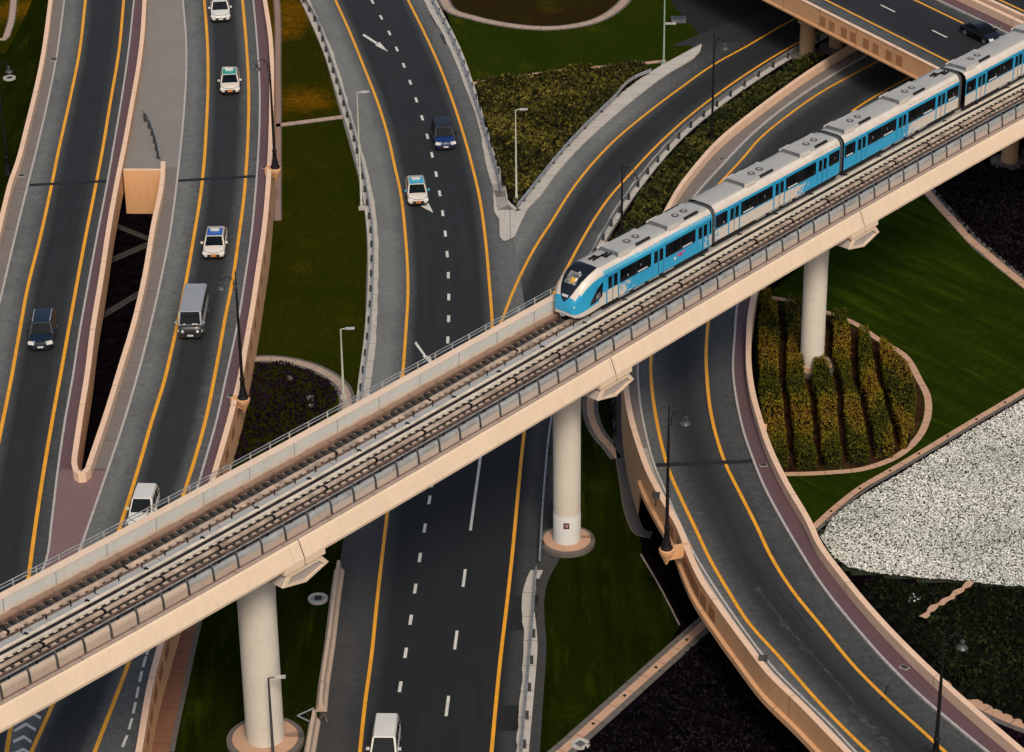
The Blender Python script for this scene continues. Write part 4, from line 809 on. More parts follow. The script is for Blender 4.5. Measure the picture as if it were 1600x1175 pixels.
def roof_unit(car, x, M0):
    b = MB(); zt = RH+.02
    for k, (z, a, wy) in enumerate(((zt-.05, 1.55, .95), (zt+.22, 1.38, .85))): pass
    lo = [(-2.7, -.95), (1.6, -.95), (1.6, .95), (-2.7, .95)]; hi = [(-2.5, -.82), (1.35, -.82), (1.35, .82), (-2.5, .82)]
    Lo = [(x+a, c, zt-.06) for a, c in lo]; Hi = [(x+a, c, zt+.20) for a, c in hi]
    for k in range(4): q = (k+1) % 4; b.face([Lo[k], Lo[q], Hi[q], Hi[k]], ROOFM if k != 1 else FANM)
    b.face(Hi, ROOFM)
    for fx in (-.15, .85):
        b.lathe((x+fx-1.3, .1, zt+.20), [(.29, 0), (.29, .04), (.24, .045)], FANM, 18); b.lathe((x+fx-1.3, .1, zt+.245), [(.13, 0), (.12, .015)], ROOFM, 10)
    for sgn in (-1, 1): b.box((x-1.3, sgn*.86, zt+.13), (1.6, .16, .15), BLACK); b.box((x+.85, sgn*.98, zt+.02), (1.2, .14, .16), CREAMT)
    return b
def make_car(idx, s0, s1, stops, nose_len=0.0):
    """local x runs along the track, positive towards the nose"""
    L = s1-s0; mid = (s0+s1)/2; c = GP(mid, 5.66, .19); rz = math.atan2(-gd[1], -gd[0])
    liv = mat_livery(f'livery_{idx}', stops, idx)
    xf = L/2-.28; xr = -L/2+.28; xb = xf-nose_len
    # body cross-section, bottom left over the roof to bottom right
    sec = [(-HW+.10, FZ-.12), (-HW, FZ), (-HW, .98), (-HW, 1.50), (-HW, 2.62), (-HW+.02, 2.80), (-HW+.12, 3.08), (-HW+.38, RH-.04), (-.6, RH+.02), (.6, RH+.02), (HW-.38, RH-.04), (HW-.12, 3.08), (HW-.02, 2.80), (HW, 2.62), (HW, 1.50), (HW, .98), (HW, FZ), (HW-.10, FZ-.12)]
    ms = [liv, liv, liv, BLUE, BLUE, PALEB if idx in (0,) else CREAMT, CREAMT, ROOFM, ROOFM, ROOFM, CREAMT, PALEB if idx in (0,) else CREAMT, BLUE, BLUE, liv, liv, liv, UNDER]
    body = MB()
    def ringmesh(xs, secs, mats):
        for (x0, A), (x1, Bq), mm in zip(zip(xs, secs), list(zip(xs, secs))[1:], mats):
            for k in range(len(A)-1):
                a, d = A[k], A[k+1]; e, f = Bq[k], Bq[k+1]; body.face([(x0, *a), (x1, *e), (x1, *f), (x0, *d)], mm[k])
    ringmesh([xr, xb], [sec, sec], [ms]); body.face([(xr, *p) for p in sec], UNDER)
    if nose_len:
        def sc(wk, rh, zb): 
            r = (rh-FZ)/(RH-FZ); return [(y*wk, zb+(z-FZ+.12)*(rh+.02-zb)/(RH+.14-FZ)) for y, z in sec]
        xs = [xb, xb+.5, xb+1.15, xb+1.8, xb+2.3, xb+2.65, xb+2.85]; rh = [3.37, 3.35, 3.20, 2.86, 2.34, 1.78, 1.28]; wk = [1, .995, .975, .93, .85, .73, .55]; zb = [.43, .40, .33, .28, .28, .34, .5]
        secs = [sc(a, b_, c_) for a, b_, c_ in zip(wk, rh, zb)]; mats = []
        for i in range(6):
            side_ = [CREAMT, liv if i == 0 else CREAMT, liv if i == 0 else BLUE, BLUE, BLUE if i < 5 else BLUE, CREAMT, CREAMT if i < 4 else BLUE if i == 5 else CREAMT]
            if i >= 3: side_[5] = BLUE if i >= 4 else CREAMT
            m = side_+[ROOFM if i == 0 else (BLUE if i == 5 else CREAMT)]*3+side_[::-1]
            mats.append(m)
        ringmesh(xs, secs, mats); body.face([(xs[-1], *p) for p in secs[-1]], BLUE); body.face([(xs[-1]+.012, y_, z_) for y_, z_ in ((-HW*.53, .48), (HW*.53, .48), (HW*.53, .70), (-HW*.53, .70))], CREAMT)
    car = body.build('train_car', train, smooth=35, base=(0, 0, 0)); car.location = tuple(c-np.array(train.location)); car.rotation_euler = (0, 0, rz)
    def sub(name, b, **kw): o = b.build(name, car, base=(0, 0, 0), **kw); return o
    # doors and windows on both sides
    if nose_len: doors = [xb-.95, xb-6.15, xb-11.35]; wins = [(doors[0]-.85, doors[1]+.85), (doors[1]-.85, doors[2]+.85), (doors[2]-.85, xr+.12)]
    else:
        doors = [xf-2.35, xf-8.0, xf-13.6]; wins = [(xf-.10, doors[0]+.85), (doors[0]-.85, doors[1]+.85), (doors[1]-.85, doors[2]+.85), (doors[2]-.85, xr+.10)]
    for side in (-1, 1):
        yy = side*HW
        for x1, x0 in wins:
            b = MB(); b.box(((x0+x1)/2, yy+side*.006, 2.06), (abs(x1-x0), .03, 1.02), TGLASS)
            n = max(1, int(abs(x1-x0)/1.7))
            for k in range(n):
                w_ = abs(x1-x0)/n; xc = min(x0, x1)+w_*(k+.5)
                if k: b.box((xc-w_/2, yy+side*.01, 2.06), (.07, .03, 1.02), BLACK)
                if w_ > 1.3 and (k+idx) % 2 == 0: b.box((xc+.1, yy+side*.014, 1.66), (w_*.62, .03, .09), WHITEB)
                if random.random() < .6: b.box((xc+random.uniform(-.4, .4), yy+side*.013, random.uniform(1.75, 2.1)), (.12, .025, .2), GREYB)  # small grey patch painted on the pane as a reflection
            sub('window', b)
        for dx in doors:
            b = MB()
            for e in (-.66, .66): b.box((dx+e*1.02, yy+side*.012, 1.63), (.10, .05, 2.2), BLUE)
            b.box((dx, yy+side*.012, 2.66), (1.4, .05, .14), BLUE)
            for e in (-.31, .31):
                b.box((dx+e, yy+side*.010, 1.04), (.58, .03, .96), liv); b.box((dx+e, yy+side*.010, 2.06), (.58, .035, 1.08), BLUE)
                b.box((dx+e, yy+side*.03, 2.05), (.40, .03, .92), TGLASS)
            b.box((dx, yy+side*.014, 1.63), (.035, .05, 2.16), BLACK)
            for e in (-.62, .62): b.box((dx+e, yy+side*.016, 1.05), (.025, .04, 1.0), UNDER)
            sub('door', b)
        # small pale boxes under the roof edge
        b = MB()
        for x in np.arange(xr+.5, xr+3.4, .62): b.box((x, side*(HW-.16), 3.02), (.40, .14, .14), CREAMT)
        if idx != 1:
            for x in np.arange(xb-6.2 if nose_len else xf-11, (xb-6.2 if nose_len else xf-11)+2.4, .62): b.box((x, side*(HW-.16), 3.02), (.40, .14, .14), CREAMT)
        sub('roof_edge_boxes', b)
        if nose_len:   # dark curved cab side window
            b = MB(); T = [(xb+.12, 2.40), (xb+.75, 2.02), (xb+1.35, 1.30), (xb+1.45, .98), (xb+.9, 1.08), (xb+.2, 1.28)]
            def yw(x): return np.interp(x, xs, [HW*k for k in wk])*side
            b.face([(x, yw(x)+side*.025, z) for x, z in T], TGLASS); b.face([(x, yw(x)+side*.034, z) for x, z in ((xb+.45, 1.75), (xb+.85, 1.6), (xb+.9, 1.28), (xb+.42, 1.35))], GREYB); sub('cab_window', b)  # the grey quad is a reflection put in as colour
            b = MB(); b.lathe((xs[5]+.02, side*.80, 1.22), [(.12, -.10), (.12, .06), (.07, .08)], LAMPW, 12, axis='X'); sub('headlight', b, smooth=40)
    units = [xb-5.3, xb-11.5] if nose_len else [xf-1.9, xf-11.9] if idx != 1 else [xf-6.2, xf-12.6]
    if idx == 1: units = [xf-5.6, xr+3.3]
    if idx == 2: units = [xf-2.0, xf-9.6]
    if idx == 0: units = [xb-3.6, xr+3.3]
    if idx == 3: units = [xf-2.0, xf-12]
    for u in units: sub('roof_unit', roof_unit(car, u, None), smooth=30)
    if idx in (0, 2):
        b = MB(); x = (xb-.9) if idx == 0 else (xr+1.3)
        for dx, dy, sx, sy in ((0, -.2, .16, .42), (.35, -.3, .5, .08), (.3, .0, .4, .08), (-.55, .2, .16, .45), (-.9, .34, .45, .08), (-.85, .05, .4, .08), (-.25, 0, .7, .04)): b.box((x+dx, dy, RH+.09), (sx, sy, .16), DKMETAL)
        sub('antenna', b)
    for bx in (xr+2.4, xb-2.2 if nose_len else xf-2.4):
        b = MB(); b.box((bx, 0, .28), (2.9, 1.7, .3), UNDER)
        for e in (-1.0, 1.0):
            for sgn in (-1, 1): b.lathe((bx+e, sgn*.82, .36), [(.36, -.08), (.36, .08)], FANM, 18, axis='Y')
        sub('bogie', b, smooth=40)
    b = MB(); b.box(((xr+xb)/2, 0, .34), ((xb-xr)*.42, 2.2, .3), UNDER)
    for k in range(4): b.box((xr+5+k*1.7, -1.15, .40), (1.2, .2, .16), FANM); b.box((xr+5+k*1.7, 1.15, .40), (1.2, .2, .16), GREYP)
    sub('underfloor_boxes', b)
    for sgn in (-1, 1):
        b = MB(); b.box(((xr+xb)/2, sgn*1.12, .30), (xb-xr-.3, .12, .42), UNDER); sub('side_frame', b)
        b = MB(); b.box(((xr+xb)/2, sgn*(HW+.006), 1.50), (xb-xr-.02, .024, .09), BLUE); sub('waist_stripe', b)
    if idx < 3:
        b = MB(); gs = [(y*.93, FZ+(z-FZ)*.97) for y, z in sec]
        for k in range(len(gs)-1):
            n = 7; xsg = np.linspace(xr, xr-.58, n)
            for q in range(n-1):
                a = .96+.05*(q % 2); e = .96+.05*((q+1) % 2)
                b.face([(xsg[q], gs[k][0]*a, gs[k][1]), (xsg[q+1], gs[k][0]*e, gs[k][1]), (xsg[q+1], gs[k+1][0]*e, gs[k+1][1]), (xsg[q], gs[k+1][0]*a, gs[k+1][1])], mat_plain('gangway', (.045, .048, .052), .7))
        sub('gangway', b)
    if nose_len:
        b = MB(); zf_ = lambda x: np.interp(x, xs, rh)+.066
        def surf(x, y):
            i = int(np.clip(np.searchsorted(xs, x)-1, 0, 5)); f_ = (x-xs[i])/(xs[i+1]-xs[i])
            zz_ = [np.interp(y, [p[0] for p in S_[6:12]], [p[1] for p in S_[6:12]]) for S_ in (secs[i], secs[i+1])]
            return zz_[0]*(1-f_)+zz_[1]*f_
        hx = np.linspace(.22, 2.80, 24); hwf = lambda x: float(np.interp(x, [.22, .5, 1.1, 1.7, 2.1, 2.4, 2.6, 2.72, 2.78, 2.80], [.86, .93, .93, .86, .74, .60, .44, .29, .14, .04])); ws_ = MB()
        for a_, c_ in zip(hx, hx[1:]):
            for k in range(8):
                u0, u1 = -1+k/4, -1+(k+1)/4; nx_ = .016
                ws_.face([(xb+a_+nx_, u0*hwf(a_), surf(xb+a_, u0*hwf(a_))+.02), (xb+c_+nx_, u0*hwf(c_), surf(xb+c_, u0*hwf(c_))+.02), (xb+c_+nx_, u1*hwf(c_), surf(xb+c_, u1*hwf(c_))+.02), (xb+a_+nx_, u1*hwf(a_), surf(xb+a_, u1*hwf(a_))+.02)], TGLASS)
        sub('windscreen', ws_, smooth=50)
        def pane(x0, x1, y0, y1, m, dz=0):
            for a_, c_ in zip(np.linspace(x0, x1, 9), np.linspace(x0, x1, 9)[1:]): b.face([(a_, y0, zf_(a_)+dz), (c_, y0, zf_(c_)+dz), (c_, y1, zf_(c_)+dz), (a_, y1, zf_(a_)+dz)], m)
        pane(xb+1.35, xb+2.15, -.50, .48, GREYB); pane(xb+1.80, xb+2.08, -.05, .28, YB, .02); pane(xb+1.25, xb+1.36, .15, .27, WHITEB)  # grey pane is a painted reflection, yellow pane the board
        for (x0, x1, y0, y1) in ((1.5, 1.7, -.1, .3), (1.75, 1.95, .25, .42), (1.55, 1.62, -.4, -.2), (2.0, 2.12, -.45, -.3)): pane(xb+x0, xb+x1, y0, y1, WHITEB if y0 > .2 else FANM, .01)
        sub('windscreen_display_and_reflection', b); b = MB(); pane(xb+2.60, xb+2.72, -.28, .26, mat_plain('badge', (.55, .58, .6), .4)); sub('front_badge', b)
        b = MB(); b.box((xs[-1]-.05, 0, .52), (.5, .3, .22), GREYP); sub('coupler', b)
        b = MB(); pk = mat_plain('pink_patch', (.55, .10, .30), .5)
        for k in range(9): b.box((xb-8.4-random.uniform(0, .9), HW+.016, 1.22+random.uniform(-.14, .14)), (.22, .02, .12), pk)
        for k in range(9): b.box((xb-8.4-random.uniform(0, .9), -HW-.016, 1.22+random.uniform(-.14, .14)), (.22, .02, .12), pk)
        b.box((xb-8.1, HW+.018, 1.1), (.2, .02, .2), WHITEB); sub('side_graphic', b)
    return car
make_car(0, 55.2, 71.2, [(0, .25), (.10, .75), (.18, 1.2), (.50, 1.2), (.62, .55), (.76, -.2), (1, -.2)], 2.95)
make_car(1, 71.2, 87.7, [(0, 1.2), (.20, 1.2), (.33, .5), (.46, -.2), (.88, -.2), (1.0, .6)])
make_car(2, 87.7, 104.5, [(0, -.2), (.28, -.2), (.42, .35), (.56, 1.2), (1, 1.2)])
make_car(3, 104.5, 121.2, [(0, -.2), (.5, -.2), (1, -.2)])
# ================================================================= road bridge at the top right
ZB = 6.2
bA = P(1256.5, 0, ZB+.9); bB = P(1480.8, 113.5, ZB+.9); bA[2] = bB[2] = 0; bd = (bB-bA)/np.linalg.norm(bB-bA); bn = np.array([-bd[1], bd[0], 0])
BP = lambda s, n, z=0.0: bA+bd*s+bn*n+np.array([0, 0, ZB+z])
bpath = [BP(s, 0) for s in np.linspace(-45, 70, 40)]
rb = thing('road_bridge', 'ochre road bridge on round columns passing under the railway at the top right', 'bridge', BP(10, 7, -ZB))
b = MB(); b.sweep(bpath, [(-.3, -.9), (-.3, -.02), (14.6, -.02), (14.6, -.9), (12, -1.7), (1.2, -1.7)], ORANGE); b.build('deck', rb)
b = MB(); b.sweep(bpath, [(-.32, -1.05), (-.32, .88), (-.36, .90), (-.36, .98), (.02, .98), (.02, -.01), (.1, -1.05)], [ORANGE, ORANGE, BEIGE, BEIGE, BEIGE, ORANGE, ORANGE]); b.build('parapet', rb)
b = MB(); b.sweep(bpath, [(-.44, -1.08), (-.44, -.88), (-.32, -.84), (-.31, -1.08)], ORANGE); b.build('edge_moulding', rb)
b = MB(); b.sweep(bpath, [(13.98, 0), (13.98, .9), (14.5, .9), (14.5, -.5)], BEIGE); b.build('parapet', rb)
b = MB(); b.sweep(bpath, [(15.3, -.9), (15.3, -.02), (30, -.02), (30, -.9)], ORANGE); b.build('deck', rb)
b = MB(); b.sweep(bpath, [(15.25, -.9), (15.25, .95), (15.7, .95), (15.7, -.01)], BEIGE); b.build('parapet', rb)
b = MB(); b.sweep(bpath, [(12.62, -.01), (12.62, .15), (13.98, .15), (13.98, -.01)], WALK_P); b.build('pavement', rb)
b = MB(); b.sweep(bpath, [(12.46, -.01), (12.46, .16), (12.62, .16), (12.62, -.01)], KERB); b.build('kerb', rb)
def bsurf(cols):
    bb = MB(); cv = []
    for i in range(len(bpath)-1):
        for (n0, d0), (n1, d1) in zip(cols, cols[1:]):
            s0, s1 = -45+115*i/39, -45+115*(i+1)/39; bb.face([BP(s0, n0), BP(s1, n0), BP(s1, n1), BP(s0, n1)], ROAD, [(s0, n0), (s1, n0), (s1, n1), (s0, n1)]); cv += [d0, d0, d1, d1]
    base = np.array(rb['_base']); me = bpy.data.meshes.new('asphalt'); me.from_pydata((np.array(bb.v)-base).tolist(), [], bb.f); me.materials.append(ROAD)
    u = me.uv_layers.new(name='UVMap'); u.data.foreach_set('uv', np.array([c for f in bb.uv for c in f], 'f').ravel()); at = me.attributes.new('dust', 'FLOAT', 'POINT'); at.data.foreach_set('value', np.array(cv, 'f'))
    o = bpy.data.objects.new('asphalt', me); COL.objects.link(o); o.parent = rb
bsurf([(.02, .45), (2.6, .4), (3.4, .15), (4.2, 0), (10, 0), (10.9, .1), (12.5, .3)]); bsurf([(15.7, .3), (17.4, .2), (18.5, 0), (30, 0)])
for n in (3.27, 10.76, 17.9):
    b = MB(); b.sweep([BP(s, n, .008) for s in np.linspace(-45, 70, 30)], [(-.13, 0), (.13, 0)], YEL, closed=False); b.build('yellow_line', rb)
for s in (-20.2, -12, -3.8, 4.4, 12.6, 20.8, 29):
    b = MB(); b.sweep([BP(s-1.15, 7.05, .008), BP(s+1.15, 7.05, .008)], [(-.1, 0), (.1, 0)], WHT, closed=False); b.build('lane_dash', rb)
for x in (450, 505, 580, 635, 712, 770, 848, 908):
    px = 1180+x/3.79; s = (px-1256.5)/(1480.8-1256.5)*22.6-.6; b = MB(); M = np.column_stack((bd, bn, [0, 0, 1.0])); b.box(BP(s, -.325, -.12), (.90, .05, 1.0), PANELB, M); b.build('panel', rb)
for s in (-2.0, 29.7):
    for n in (2.1, 5.8, 9.8):
        c = BP(s, n, -ZB); b = MB(); b.lathe(c, [(1.75, 0), (1.75, .3), (1.65, .34)], PATHB, 24); b.lathe(c, [(.78, .3), (.76, 3.5), (.80, 3.55), (1.05, 3.75), (1.08, 3.95), (.8, 4.05), (.8, 4.5)], mat_conc('tan_column', (.40, .245, .13), stain=.3), 28); b.build('column', rb, smooth=40)
# small kerb-edge details
def grate(lab, x, y, z, rz, size=(.55, .4)):
    b = MB(); c = P(x, y, z); M = np.array([[math.cos(rz), -math.sin(rz), 0], [math.sin(rz), math.cos(rz), 0], [0, 0, 1]])
    b.box(c+np.array([0, 0, .02]), (*size, .04), KERB, M)
    for k in (-1, 0, 1): b.box(c+np.array([0, 0, .045])+M @ np.array([0, k*size[1]/3.4, 0]), (size[0]*.86, size[1]*.22, .02), BLACK, M)
    solo('drain_grate', b, lab, 'drain grate', 'drain grates in the pavements')
grate('double drain grate by the kerb of the leftmost ramp', 84, 93, zL(93)+.15, .1, (.6, .95)); grate('drain grate near the left expansion joint', 33.5, 275, zL(275)+.14, .1)
grate('drain grate in the grey pavement above the train nose', 1128, 249, zR(249)+.14, .6); grate('drain grate in the plum pavement of the right ramp beside the dark bed', 1413, 1043, zR(1043)+.14, -.7)
grate('drain grate next to the lamp on the curved ramp', 1061, 854, zR(854)+.14, -.3); grate('drain grate on the left pavement of the lower curved ramp', 1147, 985, zR(985)+.14, -.6); grate('drain grate in the plum pavement by the garden', 1193, 727, zR(727)+.14, .2)
grate('drain grate in the plum pavement beside the ornate lamp', 361, 619, zL(619)+.14, .1); grate('drain grate in the plum pavement above the long lawn', 414, 262, zL(262)+.14, .1); grate('drain grate by the plum pavement of the bridge', 1561, 41.5, ZB+.16, -1.0)
# manholes
def manhole(lab, x, y, zf, r, sq=True):
    c = P(x, y, zf); t = thing('manhole', lab, 'manhole', c, 'round concrete manholes'); b = MB()
    b.lathe(c, [(r, 0), (r, .15), (r*.8, .17), (r*.78, .08)], KERB, 28); b.build('ring', t, smooth=40)
    b = MB(); b.lathe(c, [(r*.70, .04), (r*.70, .11)], mat_plain('cover_grey', (.24, .26, .26), .7), 28); b.box(c+np.array([0, .03, .125]), (r*.7, r*.7, .05), BLACK); b.build('cover', t)
manhole('round concrete manhole on the grass near the broad pier', 497, 937, .02, .70); manhole('round concrete manhole on the grass left of the ramps', 15, 123, .02, .64)
c = P(907, 1163, .05); t = thing('manhole', 'round paved ring with a dark diamond cover on the diagonal path', 'manhole', c); b = MB(); b.lathe(c, [(.62, 0), (.62, .05), (.47, .055), (.46, .03)], KERB, 28); b.build('ring', t); b = MB(); b.box(c+np.array([0, 0, .05]), (.5, .5, .06), FANM, np.array([[.7, -.7, 0], [.7, .7, 0], [0, 0, 1]])); b.build('cover', t)
# ground spots set into the paths
for x, y, zf in ((1073, 1000, .06), (1025, 1043, .06), (976, 1087, .06), (927, 1131, .06)):
    b = MB(); b.lathe(P(x, y, zf), [(.11, 0), (.11, .05), (.08, .06)], BLACK, 10); solo('ground_light', b, 'small dark ground light set in the lower diagonal path', 'ground light', 'ground lights in the lower diagonal path')
for x, y in ((1298.7, 799), (1343.6, 763.4), (1391, 735.7), (1436, 709), (1480.8, 682), (1525.6, 655), (1570.5, 628.8)):
    b = MB(); b.lathe(P(x, y, zT(y)+.03), [(.10, 0), (.10, .05), (.07, .06)], BLACK, 10); solo('ground_light', b, 'small dark ground light set in the path along the white flowers', 'ground light', 'ground lights in the path along the flowers')
# utility cabinet on the far lawn
c = P(1060, 33, .02); b = MB(); b.box(c+np.array([0, 0, .18]), (1.5, 1.2, .36), mat_plain('hatch_grey', (.10, .11, .13), .6)); b.box(c+np.array([0, 0, .38]), (1.25, .95, .05), mat_plain('hatch_lid', (.05, .06, .075), .5)); b.box(c+np.array([-.95, -.8, .06]), (1.3, .4, .1), KERB); solo('utility_hatch', b, 'low dark utility hatch at the edge of the far lawn', 'hatch')
# small square signs on the ramp
for lab, x, y in (('small dark square sign above the ramp lamp', 1024.5, 791), ('small dark square sign on the lower curved ramp', 1191.5, 1047)):
    z = zR(y)+.14; c = P(x, y, z); t = thing('road_sign', lab, 'sign', c, 'small square signs'); b = MB(); b.lathe(c, [(.035, 0), (.035, .75)], DKMETAL, 8); b.build('pole', t)
    b = MB(); b.box(c+np.array([0, -.05, .92]), (.56, .06, .52), mat_plain('sign_dark', (.035, .045, .045), .4)); b.build('plate', t)
# broken sign frame by the barriers
c = P(487, 1128, .02); t = thing('sign_frame', 'bent triangular metal frame lying by the barrier ends', 'sign frame', c); tri = [c+np.array(p) for p in ((-.9, .0, .5), (.1, .75, .55), (.25, -.85, .45))]
for k in range(3):
    b = MB(); b.tube([tri[k], tri[(k+1) % 3]], .06, STEEL, 8); b.build('bar', t)
b = MB(); b.tube([c, (tri[0]+tri[1])/2], .05, DKMETAL, 8); b.build('leg', t)
b = MB(); b.tube([c+np.array([.4, .2, 0]), c+np.array([.9, .1, .5]), c+np.array([1.0, -.2, .1])], .05, RUST, 8); b.build('leg', t)
# ================================================================= lamps
def ornate_lamp(label, base, H, adir, group='ornate black lamp posts'):
    t = local_thing('street_lamp', label, 'street lamp', base, group, rz=math.atan2(adir[1], adir[0]))
    b = MB(); b.lathe((0, 0, 0), [(.42, 0), (.44, .12), (.34, .2), (.30, .45), (.20, .9), (.16, 1.5), (.20, 1.56), (.20, 1.72), (.14, 1.8)], DKMETAL, 14); b.build('base', t, smooth=40)
    b = MB(); b.lathe((0, 0, 0), [(.13, 1.7), (.105, H*.55), (.08, H*.82), (.05, H*.84), (.045, H*.97), (.012, H)], DKMETAL, 12); b.build('pole', t, smooth=40)
    b = MB(); z = H*.93
    b.tube([(.05, 0, z-.9), (.18, 0, z-.75), (.18, 0, z-.2), (.32, 0, z+.14), (.62, 0, z+.22), (.95, 0, z+.08), (1.1, 0, z-.12)], .035, DKMETAL, 6)
    cc = [(.38+.16*math.cos(a)*(1-a/9), 0, z-.02+.16*math.sin(a)*(1-a/9)) for a in np.linspace(0, 7, 14)]; b.tube(cc, .025, DKMETAL, 5)
    for zz_ in (z-.9, z-.45): b.tube([(-.12, 0, zz_), (.24, 0, zz_)], .035, DKMETAL, 6)
    b.build('arm', t)
    b = MB(); b.lathe((1.1, 0, z-.78), [(.34, .0), (.36, .05), (.25, .18), (.12, .26), (.12, .38), (.15, .42), (.14, .55), (.04, .60)], mat_plain('lamp_shade_grey', (.075, .075, .075), .4, .3), 16); b.build('lamp_shade', t, smooth=40)
    b = MB(); b.lathe((1.1, 0, z-.80), [(.27, .03), (.20, -.08), (.08, -.13)], mat_plain('frosted_globe', (.42, .42, .40), .3), 14); b.build('bulb', t, smooth=50)
    return t
def plain_lamp(label, base, H, m=PALEMETAL, arm=1.0, group='plain pole lamps'):
    t = local_thing('street_lamp', label, 'street lamp', base, group, rz=.05)
    b = MB(); b.box((0, 0, .12), (.5, .5, .24), KERB); b.lathe((0, 0, 0), [(.14, .2), (.14, .7), (.10, .75), (.06, H)], m, 12); b.build('pole', t, smooth=40)
    b = MB(); b.tube([(0, 0, H-.1), (.12, 0, H+.02), (arm*.4, 0, H+.04)], .045, m, 8); b.build('arm', t)
    b = MB(); b.box((arm*.72, 0, H+.05), (arm*.72, .26, .10), mat_plain('lamp_head', (.50, .52, .50), .4, .2)); b.box((arm*.75, 0, H-.015), (arm*.5, .2, .03), LAMPW); b.build('lamp_head', t)
    return t
kB = corbel(380, 622, zL(622), pB, sB(636), parB); kA = corbel(430, 262, zL(262), pB, sB(275), parB); kC = corbel(1041.5, 857, zR(857), pC, sC(868), parC)
ornate_lamp('ornate black lamp post on the ochre wall right of the grey minibus', kB, 10.9, (-1, -.1))
ornate_lamp('ornate black lamp post on the ochre wall beside the patchy upper lawn', kA, 10.9, (-1, 0))
ornate_lamp('ornate black lamp post on the curved ramp parapet near the round pier', kC, 11.2, (1, -.05))
ornate_lamp('ornate black lamp post among the shrubs near the road bridge', P(1112, 225, 0), 11.3, (1, -.6))
ornate_lamp('ornate black lamp post behind the nose of the train', P(971, 400, 0), 8.9, (1, -.3))
ornate_lamp('ornate black lamp post at the bottom right beside the curved ramp', P(1461, 1190, zR(1190)), 9.6, (1, 0))
ornate_lamp('ornate black lamp post on the grass at the left edge of the scene', P(13, 272, 0), 11.8, (1, -.2))
plain_lamp('plain pale lamp post on the rounded path left of the main road', P(537, 622, 0), 6.1); plain_lamp('plain pale lamp post among the shrubs in the road fork', P(807, 316, 0), 9.0); plain_lamp('plain pale lamp post on the left verge of the main road', P(565, 327, 0), 11.3)
plain_lamp('tall pale green lamp post at the corner of the far lawn', P(1037, 103, 0), 12, mat_plain('pale_green_metal', (.20, .30, .22), .5, .1)); plain_lamp('plain dark lamp post in front of the broad pier', P(427.5, 1190, 0), 6.4, mat_plain('dark_grey_metal', (.05, .05, .055), .5, .3))
